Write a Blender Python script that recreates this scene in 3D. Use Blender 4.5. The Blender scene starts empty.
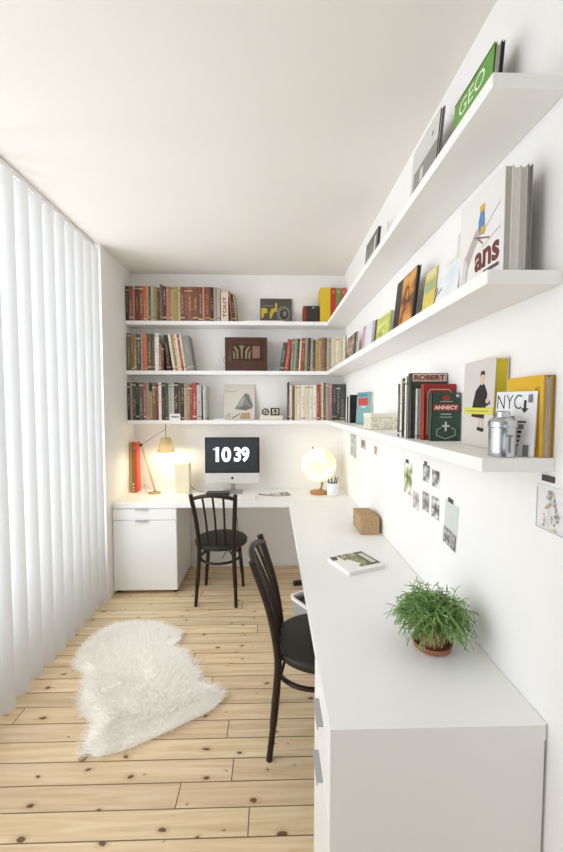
import bpy, bmesh, math, random
import numpy as np
from mathutils import Vector, Matrix
PI = math.pi
rad = math.radians
sc = bpy.context.scene
col = sc.collection

# ------------------------------------------------------------------ camera, world, light, exposure
EYE = Vector((0, 0, 1.5263))
PITCH, YAW, ROLL, FPX = 0.0509, 0.0268, 0.0008, 379.64
cy, sy, cp, sp = math.cos(YAW), math.sin(YAW), math.cos(PITCH), math.sin(PITCH)
Fw = Vector((sy * cp, cy * cp, -sp)); Rt = Vector((cy, -sy, 0)); Up = Rt.cross(Fw)
Rr = math.cos(ROLL) * Rt + math.sin(ROLL) * Up; Uu = -math.sin(ROLL) * Rt + math.cos(ROLL) * Up
cam_d = bpy.data.cameras.new('camera'); cam = bpy.data.objects.new('camera', cam_d); col.objects.link(cam)
cam_d.sensor_fit = 'HORIZONTAL'; cam_d.sensor_width = 36; cam_d.lens = 36 * FPX / 563
cam_d.clip_start = 0.02
M = Matrix((Rr, Uu, -Fw)).transposed().to_4x4(); M.translation = EYE
cam.matrix_world = M
sc.camera = cam

w = bpy.data.worlds.new('world'); sc.world = w; w.use_nodes = True
w.node_tree.nodes['Background'].inputs[0].default_value = (0.90, 0.95, 1.0, 1)
w.node_tree.nodes['Background'].inputs[1].default_value = 1.0

def area_light(name, loc, rot, sx, sy_, power, colr):
    d = bpy.data.lights.new(name, 'AREA'); d.shape = 'RECTANGLE'; d.size = sx; d.size_y = sy_
    d.energy = power; d.color = colr
    o = bpy.data.objects.new(name, d); col.objects.link(o); o.location = loc; o.rotation_euler = rot
    return o
# daylight falling through the long window behind the blind
area_light('window_daylight', (-1.80, 1.27, 1.55), (0, -PI / 2, 0), 2.3, 3.3, 98, (0.95, 0.975, 1.0))
# added fill light, set in an unseen opening behind the camera
area_light('rear_fill_light', (-0.3, -2.52, 1.6), (PI / 2, 0, 0), 1.5, 1.7, 1.2, (0.95, 0.975, 1.0))

sc.view_settings.view_transform = 'Standard'; sc.view_settings.look = 'None'
sc.view_settings.exposure = -0.03; sc.view_settings.gamma = 1; sc.view_settings.use_curve_mapping = False
try:
    sc.cycles.use_denoising = True; sc.cycles.max_bounces = 10; sc.cycles.diffuse_bounces = 8
except Exception:
    pass

# ------------------------------------------------------------------ room numbers (metres)
D, XR, XL, ZC = 3.58, 0.677, -1.281, 2.742
DD = 0.535; XD = XR - DD; YB = D - DD; ZD = 0.75; YN = 0.871         # worktop depth, front edges, height, near end
SD = 0.178; XS = XR - SD; YS = D - SD; YE = 0.881                    # shelf depth, front edges, near end
Z1, Z2, Z3, ST = 1.4043, 1.8438, 2.2792, 0.033

# ------------------------------------------------------------------ materials
def srgb(h):
    h = h.lstrip('#'); c = [int(h[i:i + 2], 16) / 255 for i in (0, 2, 4)]
    return tuple(x / 12.92 if x <= 0.04045 else ((x + 0.055) / 1.055) ** 2.4 for x in c) + (1,)
_mc = {}
def mat(name, hexc, rough=0.5, metal=0.0, noise=0.06, scale=30, bump=0.0, emit=0.0, spec=0.4):
    if name in _mc: return _mc[name]
    m = bpy.data.materials.new(name); m.use_nodes = True; nt = m.node_tree; b = nt.nodes['Principled BSDF']
    c = srgb(hexc)
    tc = nt.nodes.new('ShaderNodeTexCoord'); nz = nt.nodes.new('ShaderNodeTexNoise')
    nz.inputs['Scale'].default_value = scale; nz.inputs['Detail'].default_value = 3
    nt.links.new(tc.outputs['Object'], nz.inputs['Vector'])
    mx = nt.nodes.new('ShaderNodeMix'); mx.data_type = 'RGBA'
    mx.inputs[6].default_value = tuple(v * (1 - noise) for v in c[:3]) + (1,)
    mx.inputs[7].default_value = tuple(min(1, v * (1 + noise)) for v in c[:3]) + (1,)
    nt.links.new(nz.outputs['Fac'], mx.inputs[0]); nt.links.new(mx.outputs[2], b.inputs['Base Color'])
    b.inputs['Roughness'].default_value = rough; b.inputs['Metallic'].default_value = metal
    b.inputs['Specular IOR Level'].default_value = spec
    if bump:
        bp = nt.nodes.new('ShaderNodeBump'); bp.inputs['Strength'].default_value = bump; bp.inputs['Distance'].default_value = 0.002
        nt.links.new(nz.outputs['Fac'], bp.inputs['Height']); nt.links.new(bp.outputs[0], b.inputs['Normal'])
    if emit:
        nt.links.new(mx.outputs[2], b.inputs['Emission Color']); b.inputs['Emission Strength'].default_value = emit
    _mc[name] = m; return m
def hexmat(h, rough=0.55): return mat('colour_' + h, h, rough)
def print_mat(name, cols, scale=25, stretch=(1, 1, 1)):
    """printed picture: noise through a colour ramp"""
    if name in _mc: return _mc[name]
    m = bpy.data.materials.new(name); m.use_nodes = True; nt = m.node_tree; b = nt.nodes['Principled BSDF']
    tc = nt.nodes.new('ShaderNodeTexCoord'); mp = nt.nodes.new('ShaderNodeMapping'); mp.inputs['Scale'].default_value = stretch
    nz = nt.nodes.new('ShaderNodeTexNoise'); nz.inputs['Scale'].default_value = scale; nz.inputs['Detail'].default_value = 5
    cr = nt.nodes.new('ShaderNodeValToRGB'); e = cr.color_ramp.elements
    n = len(cols)
    e[0].position = 0.34; e[0].color = srgb(cols[0]); e[1].position = 0.66; e[1].color = srgb(cols[-1])
    for i in range(1, n - 1):
        k = e.new(0.34 + 0.32 * i / (n - 1)); k.color = srgb(cols[i])
    nt.links.new(tc.outputs['Object'], mp.inputs['Vector']); nt.links.new(mp.outputs[0], nz.inputs['Vector'])
    nt.links.new(nz.outputs['Fac'], cr.inputs['Fac']); nt.links.new(cr.outputs[0], b.inputs['Base Color'])
    b.inputs['Roughness'].default_value = 0.5
    _mc[name] = m; return m
def spine_mat(hexc, seed):
    """book cloth with printed bands and a title streak up the spine"""
    key = 'spine_%s_%d' % (hexc, seed)
    if key in _mc: return _mc[key]
    r = random.Random(seed)
    m = bpy.data.materials.new(key); m.use_nodes = True; nt = m.node_tree; b = nt.nodes['Principled BSDF']; L = nt.links.new
    c = srgb(hexc); g_ = 0.3 * c[0] + 0.6 * c[1] + 0.1 * c[2]; c = tuple(v + (g_ * k_ - v) * 0.16 for v, k_ in zip(c[:3], (1.1, 1.0, 0.85))) + (1,); lum = 0.3 * c[0] + 0.6 * c[1] + 0.1 * c[2]
    acc = srgb(r.choice(['e8ddc4', 'd8c38c', 'efe9dd', 'c9a25c'])) if lum < 0.3 else srgb(r.choice(['4a3a30', '7a3428', '333333', '5c6a4a']))
    tc = nt.nodes.new('ShaderNodeTexCoord'); sx = nt.nodes.new('ShaderNodeSeparateXYZ'); L(tc.outputs['Generated'], sx.inputs[0])
    mp = nt.nodes.new('ShaderNodeMapping'); mp.inputs['Scale'].default_value = (3, 1, r.uniform(18, 34)); mp.inputs['Location'].default_value = (seed, 0, seed * 1.7)
    L(tc.outputs['Generated'], mp.inputs['Vector'])
    nz = nt.nodes.new('ShaderNodeTexNoise'); nz.inputs['Scale'].default_value = 1.5; nz.inputs['Detail'].default_value = 2; L(mp.outputs[0], nz.inputs['Vector'])
    def mth(op, a, v):
        n = nt.nodes.new('ShaderNodeMath'); n.operation = op
        for i, q in enumerate((a, v)):
            if isinstance(q, (int, float)): n.inputs[i].default_value = q
            else: L(q, n.inputs[i])
        return n.outputs[0]
    z, x = sx.outputs['Z'], sx.outputs['X']
    lo, hi = r.choice([(0.2, 0.8), (0.45, 0.9), (0.12, 0.6), (0.3, 0.7)])
    t = mth('MULTIPLY', mth('GREATER_THAN', nz.outputs['Fac'], 0.54), mth('MULTIPLY', mth('GREATER_THAN', z, lo), mth('LESS_THAN', z, hi)))
    t = mth('MULTIPLY', t, mth('MULTIPLY', mth('GREATER_THAN', x, 0.3), mth('LESS_THAN', x, 0.7)))
    bz = r.choice([0.06, 0.1, 0.88, 0.93])
    band = mth('LESS_THAN', mth('ABSOLUTE', mth('SUBTRACT', z, bz), 0), 0.018)
    f = mth('MULTIPLY', mth('MAXIMUM', t, band), 0.6)
    mx = nt.nodes.new('ShaderNodeMix'); mx.data_type = 'RGBA'; mx.inputs[6].default_value = c; mx.inputs[7].default_value = acc
    L(f, mx.inputs[0]); L(mx.outputs[2], b.inputs['Base Color']); b.inputs['Roughness'].default_value = 0.55
    _mc[key] = m; return m

WALL = mat('wall_paint', 'efeeec', 0.85, noise=0.012, scale=6, bump=0.05)
CEIL = mat('ceiling_paint', 'ece7e2', 0.9, noise=0.012, scale=4)
LAC = mat('white_lacquer', 'efefee', 0.38, noise=0.01, scale=8)
SHELF = mat('shelf_white', 'f1f0ee', 0.5, noise=0.01, scale=8)
PAGES = mat('page_edges', 'ddd6c6', 0.8, noise=0.1, scale=200)
WHITEP = mat('white_paper', 'eeedea', 0.7, noise=0.02)
METAL = mat('brushed_metal', 'b9bbbc', 0.35, 0.8, noise=0.05)
DARKWOOD = mat('dark_bentwood', '2b1e17', 0.4, noise=0.35, scale=45, spec=0.35)
SEATM = mat('dark_seat', '2a2723', 0.42, noise=0.15, scale=60)
BLACK = mat('black_plastic', '1d1d1e', 0.4)
GREYC = mat('grey_paint', '8c8c8a', 0.6)

def floor_material():
    m = bpy.data.materials.new('pine_boards'); m.use_nodes = True; nt = m.node_tree; b = nt.nodes['Principled BSDF']; L = nt.links.new
    def mth(op, a, v=0.0, c=None):
        n = nt.nodes.new('ShaderNodeMath'); n.operation = op
        for i, q in enumerate((a, v) if c is None else (a, v, c)):
            if isinstance(q, (int, float)): n.inputs[i].default_value = q
            else: L(q, n.inputs[i])
        return n.outputs[0]
    tc = nt.nodes.new('ShaderNodeTexCoord'); s = nt.nodes.new('ShaderNodeSeparateXYZ'); L(tc.outputs['Object'], s.inputs[0])
    x, y = s.outputs[0], s.outputs[1]
    yr = mth('DIVIDE', mth('ADD', y, 5.018), 0.1015); row = mth('FLOOR', yr); fy = mth('SUBTRACT', yr, row)
    wn = nt.nodes.new('ShaderNodeTexWhiteNoise'); wn.noise_dimensions = '1D'; L(row, wn.inputs['W'])
    xr = mth('DIVIDE', mth('ADD', x, mth('MULTIPLY', wn.outputs['Value'], 3.6)), 3.3); colm = mth('FLOOR', xr); fx = mth('SUBTRACT', xr, colm)
    cb = nt.nodes.new('ShaderNodeCombineXYZ'); L(row, cb.inputs[0]); L(colm, cb.inputs[1])
    w2 = nt.nodes.new('ShaderNodeTexWhiteNoise'); w2.noise_dimensions = '2D'; L(cb.outputs[0], w2.inputs['Vector'])
    # per-board coordinates
    off = nt.nodes.new('ShaderNodeCombineXYZ'); L(mth('MULTIPLY_ADD', w2.outputs['Value'], 17.0, x), off.inputs[0]); L(mth('MULTIPLY_ADD', row, 0.37, y), off.inputs[1])
    mp = nt.nodes.new('ShaderNodeMapping'); mp.inputs['Scale'].default_value = (1.6, 26, 1); L(off.outputs[0], mp.inputs['Vector'])
    gr = nt.nodes.new('ShaderNodeTexNoise'); gr.inputs['Scale'].default_value = 1.5; gr.inputs['Detail'].default_value = 6; gr.inputs['Distortion'].default_value = 0.6; L(mp.outputs[0], gr.inputs['Vector'])
    cr = nt.nodes.new('ShaderNodeValToRGB'); e = cr.color_ramp.elements
    e[0].position = 0.25; e[0].color = srgb('c8ab7e'); e[1].position = 0.72; e[1].color = srgb('e3cda8')
    k = e.new(0.5); k.color = srgb('d9be94'); L(gr.outputs['Fac'], cr.inputs['Fac'])
    hv = nt.nodes.new('ShaderNodeHueSaturation'); L(cr.outputs[0], hv.inputs['Color'])
    L(mth('MULTIPLY_ADD', w2.outputs['Value'], 0.16, 0.92), hv.inputs['Value']); hv.inputs['Saturation'].default_value = 0.9
    L(mth('MULTIPLY_ADD', wn.outputs['Value'], 0.008, 0.496), hv.inputs['Hue'])
    # knots
    mk = nt.nodes.new('ShaderNodeMapping'); mk.inputs['Scale'].default_value = (6.0, 10.5, 1)
    wn3 = nt.nodes.new('ShaderNodeTexNoise'); wn3.inputs['Scale'].default_value = 34; wn3.inputs['Detail'].default_value = 3; L(tc.outputs['Object'], wn3.inputs['Vector'])
    vm = nt.nodes.new('ShaderNodeVectorMath'); vm.operation = 'MULTIPLY_ADD'; vm.inputs[1].default_value = (0.03, 0.022, 0); L(wn3.outputs['Color'], vm.inputs[0]); L(off.outputs[0], vm.inputs[2]); L(vm.outputs[0], mk.inputs['Vector'])
    vo = nt.nodes.new('ShaderNodeTexVoronoi'); vo.voronoi_dimensions = '2D'; vo.inputs['Scale'].default_value = 1.0; L(mk.outputs[0], vo.inputs['Vector'])
    sc_ = nt.nodes.new('ShaderNodeSeparateColor'); L(vo.outputs['Color'], sc_.inputs[0])
    rad_ = mth('MULTIPLY_ADD', mth('POWER', sc_.outputs[0], 2.0), 0.065, 0.018)
    gate = mth('GREATER_THAN', sc_.outputs[1], 0.35)
    kn = nt.nodes.new('ShaderNodeMapRange'); kn.inputs['From Min'].default_value = 0.85; kn.inputs['From Max'].default_value = 1.35
    kn.inputs['To Min'].default_value = 1; kn.inputs['To Max'].default_value = 0; L(mth('DIVIDE', vo.outputs['Distance'], rad_), kn.inputs['Value'])
    halo = nt.nodes.new('ShaderNodeMapRange'); halo.inputs['From Min'].default_value = 1.0; halo.inputs['From Max'].default_value = 3.2
    halo.inputs['To Min'].default_value = 0.35; halo.inputs['To Max'].default_value = 0; L(mth('DIVIDE', vo.outputs['Distance'], rad_), halo.inputs['Value'])
    m0 = nt.nodes.new('ShaderNodeMix'); m0.data_type = 'RGBA'; m0.inputs[7].default_value = srgb('a06e3c'); L(hv.outputs[0], m0.inputs[6]); L(mth('MULTIPLY', halo.outputs[0], gate), m0.inputs[0])
    m1 = nt.nodes.new('ShaderNodeMix'); m1.data_type = 'RGBA'; m1.inputs[7].default_value = srgb('4a2f1c'); L(m0.outputs[2], m1.inputs[6])
    L(mth('MULTIPLY', mth('MULTIPLY', kn.outputs[0], gate), 0.85), m1.inputs[0])
    # gaps
    edge = mth('MINIMUM', fy, mth('SUBTRACT', 1.0, fy)); ex = mth('MINIMUM', fx, mth('SUBTRACT', 1.0, fx))
    g = mth('MAXIMUM', mth('LESS_THAN', edge, 0.022), mth('LESS_THAN', ex, 0.0007))
    m2 = nt.nodes.new('ShaderNodeMix'); m2.data_type = 'RGBA'; m2.inputs[7].default_value = srgb('5d4426'); L(m1.outputs[2], m2.inputs[6]); L(mth('MULTIPLY', g, 0.85), m2.inputs[0])
    L(m2.outputs[2], b.inputs['Base Color']); b.inputs['Roughness'].default_value = 0.5; b.inputs['Specular IOR Level'].default_value = 0.35
    bp = nt.nodes.new('ShaderNodeBump'); bp.inputs['Strength'].default_value = 0.6; bp.inputs['Distance'].default_value = 0.003
    L(mth('SUBTRACT', 1.0, g), bp.inputs['Height']); L(bp.outputs[0], b.inputs['Normal'])
    return m

# ------------------------------------------------------------------ mesh helpers
def box(bm, x0, x1, y0, y1, z0, z1, bev=0.0, seg=1):
    vs = [bm.verts.new(v) for v in ((x0, y0, z0), (x1, y0, z0), (x1, y1, z0), (x0, y1, z0), (x0, y0, z1), (x1, y0, z1), (x1, y1, z1), (x0, y1, z1))]
    fs = [bm.faces.new([vs[i] for i in f]) for f in ((3, 2, 1, 0), (4, 5, 6, 7), (0, 1, 5, 4), (1, 2, 6, 5), (2, 3, 7, 6), (3, 0, 4, 7))]
    if bev:
        es = list({e for f in fs for e in f.edges})
        bmesh.ops.bevel(bm, geom=es, offset=bev, segments=seg, affect='EDGES', profile=0.5)
def prism(bm, pts, z0, z1, bev=0.0):
    """vertical extrusion of a plan polygon (counter-clockwise)"""
    n = len(pts); lo = [bm.verts.new((p[0], p[1], z0)) for p in pts]; hi = [bm.verts.new((p[0], p[1], z1)) for p in pts]
    fs = [bm.faces.new(lo[::-1]), bm.faces.new(hi)]
    for i in range(n): fs.append(bm.faces.new((lo[i], lo[(i + 1) % n], hi[(i + 1) % n], hi[i])))
    if bev: bmesh.ops.bevel(bm, geom=list({e for f in fs for e in f.edges}), offset=bev, segments=2, affect='EDGES', profile=0.5)
def tube(bm, pts, r, n=8, cap=True, closed=False):
    pts = [Vector(p) for p in pts]; k = len(pts)
    rs = r if isinstance(r, (list, tuple)) else [r] * k
    rings = []; prev = None
    for i, p in enumerate(pts):
        if closed: t = pts[(i + 1) % k] - pts[i - 1]
        else: t = pts[min(i + 1, k - 1)] - pts[max(i - 1, 0)]
        t.normalize()
        if prev is None:
            a = Vector((0, 0, 1)) if abs(t.z) < 0.9 else Vector((1, 0, 0)); u = t.cross(a).normalized()
        else:
            u = (prev - t * prev.dot(t)).normalized()
        prev = u; v = t.cross(u)
        rings.append([bm.verts.new(p + rs[i] * (math.cos(2 * PI * j / n) * u + math.sin(2 * PI * j / n) * v)) for j in range(n)])
    for i in range(k if closed else k - 1):
        A, B = rings[i], rings[(i + 1) % k]
        for j in range(n):
            bm.faces.new((A[j], A[(j + 1) % n], B[(j + 1) % n], B[j]))
    if cap and not closed:
        bm.faces.new(rings[0][::-1]); bm.faces.new(rings[-1])
def lathe(bm, prof, n=32, c=(0, 0, 0), close=False):
    rings = []
    for r, z in prof:
        if r < 1e-6: rings.append([bm.verts.new((c[0], c[1], c[2] + z))])
        else: rings.append([bm.verts.new((c[0] + r * math.cos(2 * PI * j / n), c[1] + r * math.sin(2 * PI * j / n), c[2] + z)) for j in range(n)])
    pr = list(zip(rings, rings[1:])) + ([(rings[-1], rings[0])] if close else [])
    for A, B in pr:
        for j in range(n):
            a, b_, c_, d = A[j % len(A)], A[(j + 1) % len(A)], B[(j + 1) % len(B)], B[j % len(B)]
            f = []
            for v in (a, b_, c_, d):
                if v not in f: f.append(v)
            if len(f) > 2: bm.faces.new(f)
def bez(p, n=12):
    """Catmull-Rom through points"""
    P = [Vector(q) for q in p]; P = [2 * P[0] - P[1]] + P + [2 * P[-1] - P[-2]]; out = []
    for i in range(1, len(P) - 2):
        for k in range(n):
            t = k / n; a, b, c, d = P[i - 1], P[i], P[i + 1], P[i + 2]
            out.append(0.5 * ((2 * b) + (c - a) * t + (2 * a - 5 * b + 4 * c - d) * t * t + (3 * b - a - 3 * c + d) * t ** 3))
    out.append(P[-2]); return out
def obj(name, bm, m, parent=None, smooth=False, label=None):
    bmesh.ops.recalc_face_normals(bm, faces=bm.faces)
    me = bpy.data.meshes.new(name); bm.to_mesh(me); bm.free()
    for q in (m if isinstance(m, (list, tuple)) else [m]): me.materials.append(q)
    if smooth:
        me.polygons.foreach_set('use_smooth', [True] * len(me.polygons))
        try: me.set_sharp_from_angle(angle=rad(40))
        except Exception: pass
    o = bpy.data.objects.new(name, me); col.objects.link(o)
    if parent is not None: o.parent = parent
    if label: o['label'] = label
    return o
def B(): return bmesh.new()
def thing(name, label, cat, loc=(0, 0, 0), rot=(0, 0, 0), group=None):
    o = bpy.data.objects.new(name, None); col.objects.link(o); o.empty_display_size = 0.05
    o.location = loc; o.rotation_euler = rot; o['label'] = label; o['category'] = cat
    if group: o['group'] = group
    return o
def tag(o, label, cat, group=None):
    o['label'] = label; o['category'] = cat
    if group: o['group'] = group
    return o
def struct(name, bm, m, label=None):
    o = obj(name, bm, m); o['kind'] = 'structure'; o['label'] = label or name.replace('_', ' '); o['category'] = name.split('_')[0]; return o
def copy_tree(o, parent=None):
    c = o.copy(); col.objects.link(c)
    if parent is not None: c.parent = parent
    for ch in o.children: copy_tree(ch, c)
    return c
def art(name, parent, origin, right, up, shapes, lift=0.0004, label=None):
    """flat printed shapes lying on a face: shapes = [(points, material)] in face coordinates"""
    O, R_, U_ = Vector(origin), Vector(right).normalized(), Vector(up).normalized(); N = R_.cross(U_)
    ms = []; me = bpy.data.meshes.new(name); V = []; Fc = []; idx = []
    for i, (pts, m) in enumerate(shapes):
        if m not in ms: ms.append(m)
        b = len(V)
        for p in pts: V.append(tuple(O + R_ * p[0] + U_ * p[1] + N * (lift + 0.00015 * i)))
        Fc.append(tuple(range(b, b + len(pts)))); idx.append(ms.index(m))
    me.from_pydata(V, [], Fc)
    for m in ms: me.materials.append(m)
    me.polygons.foreach_set('material_index', idx)
    o = bpy.data.objects.new(name, me); col.objects.link(o); o.parent = parent
    if label: o['label'] = label
    return o
def rect(x, y, w_, h_): return [(x, y), (x + w_, y), (x + w_, y + h_), (x, y + h_)]
def ell(x, y, a, b, n=16, t0=0, t1=2 * PI, rot=0):
    out = []
    for i in range(n):
        t = t0 + (t1 - t0) * i / (n - (0 if abs(t1 - t0 - 2 * PI) < 1e-6 else 1)); u, v = a * math.cos(t), b * math.sin(t)
        out.append((x + u * math.cos(rot) - v * math.sin(rot), y + u * math.sin(rot) + v * math.cos(rot)))
    return out
def ringband(x, y, a, b, wd, n=20):
    """ellipse outline as quads"""
    o1 = ell(x, y, a, b, n); o2 = ell(x, y, a - wd, b - wd, n)
    return [[o1[i], o1[(i + 1) % n], o2[(i + 1) % n], o2[i]] for i in range(n)]
def line(p, q, wd):
    d = Vector((q[0] - p[0], q[1] - p[1])); n = Vector((-d.y, d.x)).normalized() * wd / 2
    return [(p[0] - n.x, p[1] - n.y), (q[0] - n.x, q[1] - n.y), (q[0] + n.x, q[1] + n.y), (p[0] + n.x, p[1] + n.y)]
def lettering(parent, body, origin, right, up, width, height, m, bold=0.0, lift=0.0006, name='lettering', spacing=1.0):
    """text fitted into a width x height box on a face (origin = its lower left)"""
    cu = bpy.data.curves.new(name, 'FONT'); cu.body = body; cu.size = 1; cu.offset = bold; cu.space_character = spacing; cu.resolution_u = 4
    t = bpy.data.objects.new('t', cu); me = bpy.data.meshes.new_from_object(t)
    bpy.data.objects.remove(t); bpy.data.curves.remove(cu)
    n = len(me.vertices); co = np.empty(n * 3); me.vertices.foreach_get('co', co); co = co.reshape(-1, 3)
    mn, mx = co.min(0), co.max(0); sz = np.maximum(mx - mn, 1e-6)
    O, R_, U_ = np.array(origin, float), np.array(Vector(right).normalized()), np.array(Vector(up).normalized()); N = np.cross(R_, U_)
    P = O + np.outer((co[:, 0] - mn[0]) / sz[0] * width, R_) + np.outer((co[:, 1] - mn[1]) / sz[1] * height, U_) + N * lift
    me.vertices.foreach_set('co', P.ravel()); me.update()
    me.name = name; me.materials.clear(); me.materials.append(m)
    o = bpy.data.objects.new(name, me); col.objects.link(o); o.parent = parent; return o

# ------------------------------------------------------------------ the room shell
b = B(); box(b, -1.9, XR + 0.3, -2.6, D + 0.2, -0.06, 0); struct('floor', b, floor_material(), 'pale knotty pine board floor')
b = B(); box(b, -1.9, XR + 0.3, -2.6, D + 0.2, ZC, ZC + 0.1); struct('ceiling', b, CEIL, 'plain off-white ceiling')
b = B(); box(b, -1.9, XR + 0.2, D, D + 0.15, 0, ZC); struct('wall_back', b, WALL, 'white back wall')
b = B(); box(b, XR, XR + 0.15, -2.6, D, 0, ZC); struct('wall_right', b, WALL, 'white right wall')
b = B()
box(b, -1.75, XL, 2.945, D, 0, ZC); box(b, -1.75, -1.55, -1.5, 2.945, 0, 0.40); box(b, -1.75, -1.55, -1.5, 2.945, 2.70, ZC)
box(b, -1.75, XL, -2.6, -1.5, 0, ZC)
struct('wall_left', b, WALL, 'white left wall around the window recess')
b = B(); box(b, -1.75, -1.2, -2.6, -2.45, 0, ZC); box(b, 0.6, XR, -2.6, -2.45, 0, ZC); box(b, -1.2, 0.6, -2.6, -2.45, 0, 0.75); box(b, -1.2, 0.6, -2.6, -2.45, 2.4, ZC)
struct('wall_rear', b, mat('rear_wall_darkened', '6c6862', 0.85), 'unseen wall behind the viewer, darkened to cut bounced light')  # unseen wall, its colour darkened to cut light bounced onto the desk
b = B()
for y0 in (-1.5, -0.41, 0.68, 1.77, 2.895): box(b, -1.70, -1.65, y0, y0 + 0.05, 0.40, 2.70)
box(b, -1.70, -1.65, -1.5, 2.945, 0.40, 0.45); box(b, -1.70, -1.65, -1.5, 2.945, 2.65, 2.70); box(b, -1.66, -1.50, -1.5, 2.945, 0.375, 0.40)
struct('window_1', b, WHITEP, 'white window frame behind the blind')
b = B(); box(b, XL + 0.52, XR, D - 0.012, D, 0, 0.06, 0.003); struct('baseboard_back', b, LAC, 'low white baseboard under the back worktop')

# ------------------------------------------------------------------ vertical blind
def slat_material():
    m = bpy.data.materials.new('blind_fabric'); m.use_nodes = True; nt = m.node_tree; b_ = nt.nodes['Principled BSDF']
    b_.inputs['Base Color'].default_value = srgb('eeeff0'); b_.inputs['Roughness'].default_value = 0.8
    tr = nt.nodes.new('ShaderNodeBsdfTranslucent'); tr.inputs[0].default_value = srgb('f4f6f8')
    tc = nt.nodes.new('ShaderNodeTexCoord'); wv = nt.nodes.new('ShaderNodeTexNoise'); wv.inputs['Scale'].default_value = 300; nt.links.new(tc.outputs['Object'], wv.inputs['Vector'])
    bp = nt.nodes.new('ShaderNodeBump'); bp.inputs['Strength'].default_value = 0.08; bp.inputs['Distance'].default_value = 0.001
    nt.links.new(wv.outputs['Fac'], bp.inputs['Height']); nt.links.new(bp.outputs[0], b_.inputs['Normal'])
    mx = nt.nodes.new('ShaderNodeMixShader'); mx.inputs[0].default_value = 0.2
    nt.links.new(b_.outputs[0], mx.inputs[1]); nt.links.new(tr.outputs[0], mx.inputs[2]); nt.links.new(mx.outputs[0], nt.nodes['Material Output'].inputs[0])
    return m
SLAT = slat_material(); XB = -1.338
blind = thing('vertical_blind', 'white full-height vertical blind covering the window along the left wall', 'blind', (XB, 0.7, 0))
b = B(); box(b, -0.022, 0.022, -2.15, 2.23, ZC - 0.035, ZC - 0.001, 0.003); obj('head_rail', b, LAC, blind)
b = B(); N_ = 10; fr = []; bk = []
ang = rad(33)
for i in range(N_ + 1):
    u = -0.063 + 0.126 * i / N_; bow = -0.015 * (1 - (2 * i / N_ - 1) ** 2)
    for lst, t in ((fr, 0.0), (bk, 0.0011)):
        px, py = u, bow + t
        X_, Y_ = px * math.cos(ang) - py * math.sin(ang), px * math.sin(ang) + py * math.cos(ang)
        lst.append((b.verts.new((X_, Y_, 0.012)), b.verts.new((X_, Y_, ZC - 0.043))))
for i in range(N_):
    b.faces.new((fr[i][0], fr[i + 1][0], fr[i + 1][1], fr[i][1])); b.faces.new((bk[i + 1][0], bk[i][0], bk[i][1], bk[i + 1][1]))
    b.faces.new((fr[i][1], fr[i + 1][1], bk[i + 1][1], bk[i][1])); b.faces.new((fr[i + 1][0], fr[i][0], bk[i][0], bk[i + 1][0]))
for i in (0, N_): b.faces.new((fr[i][0], fr[i][1], bk[i][1], bk[i][0]))
slat0 = obj('slat', b, SLAT, blind, smooth=True)
b = B(); box(b, -0.014, 0.014, -0.004, 0.006, ZC - 0.046, ZC - 0.035, 0.002); hang0 = obj('hanger', b, mat('clip_grey', 'b9b9b7', 0.5), slat0, label='small grey hanger clip')
k = 0; yy = 2.885
while yy > -1.45:
    s_ = slat0 if k == 0 else copy_tree(slat0, blind)
    s_.location = (0, yy - 0.7, 0); k += 1; yy -= 0.1165

# ------------------------------------------------------------------ shelves and worktop
for z, nm in ((Z3, 'topmost'), (Z2, 'middle'), (Z1, 'lowest')):
    b = B(); prism(b, [(XL + 0.001, YS), (XS, YS), (XS, YE), (XR - 0.001, YE), (XR - 0.001, D - 0.001), (XL + 0.001, D - 0.001)], z - ST, z, 0.0015)
    tag(obj('wall_shelf', b, SHELF), '%s of the three L-shaped white floating shelves running round the corner' % nm, 'shelf', 'floating wall shelves')
desk = thing('corner_desk', 'long white L-shaped worktop running round the corner, with a solid end panel', 'desk', (XD, YN, 0))
o = desk.location
b = B(); prism(b, [(XL + 0.002 - o.x, YB - o.y), (0, YB - o.y), (0, 0), (DD - 0.009, 0), (DD - 0.002, 0.004), (DD - 0.002, D - 0.001 - o.y), (XL + 0.002 - o.x, D - 0.001 - o.y)], ZD - 0.04, ZD); box(b, 0, DD - 0.009, 0, 0.018, 0.0, ZD - 0.04); obj('worktop', b, LAC, desk)

def tab_handle(parent, x, y, z, along):
    b = B(); L_ = 0.05
    if along == 'x': box(b, x - L_, x + L_, y - 0.016, y, z - 0.004, z, 0.001); box(b, x - L_, x + L_, y - 0.018, y - 0.015, z - 0.012, z, 0.001)
    else: box(b, x - 0.016, x, y - L_, y + L_, z - 0.004, z, 0.001); box(b, x - 0.018, x - 0.015, y - L_, y + L_, z - 0.012, z, 0.001)
    return obj('handle', b, METAL, parent, label='brushed metal edge pull')
cab = thing('filing_cabinet', 'white cabinet with one shallow and one deep drawer under the left end of the worktop', 'cabinet', (-1.022, YB + 0.018, 0))
b = B(); box(b, -0.256, 0.257, 0, 0.50, 0.03, 0.709, 0.001); obj('body', b, LAC, cab)
b = B()
for fx in (-0.23, 0.23):
    for fy_ in (0.04, 0.46): lathe(b, [(0, 0), (0.018, 0), (0.018, 0.03), (0, 0.03)], 12, (fx, fy_, 0))
obj('foot', b, BLACK, cab)
b = B(); box(b, -0.254, 0.255, -0.018, 0, 0.614, 0.702, 0.0012); d1 = obj('drawer', b, LAC, cab); tab_handle(d1, -0.02, -0.018, 0.706, 'x')
b = B(); box(b, -0.254, 0.255, -0.018, 0, 0.034, 0.609, 0.0012); d2 = obj('drawer', b, LAC, cab); tab_handle(d2, -0.02, -0.018, 0.612, 'x')
cab2 = thing('drawer_unit', 'white drawer unit under the near end of the worktop beside the grey end panel', 'cabinet', (XD + 0.018, YN + 0.019, 0))
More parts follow.
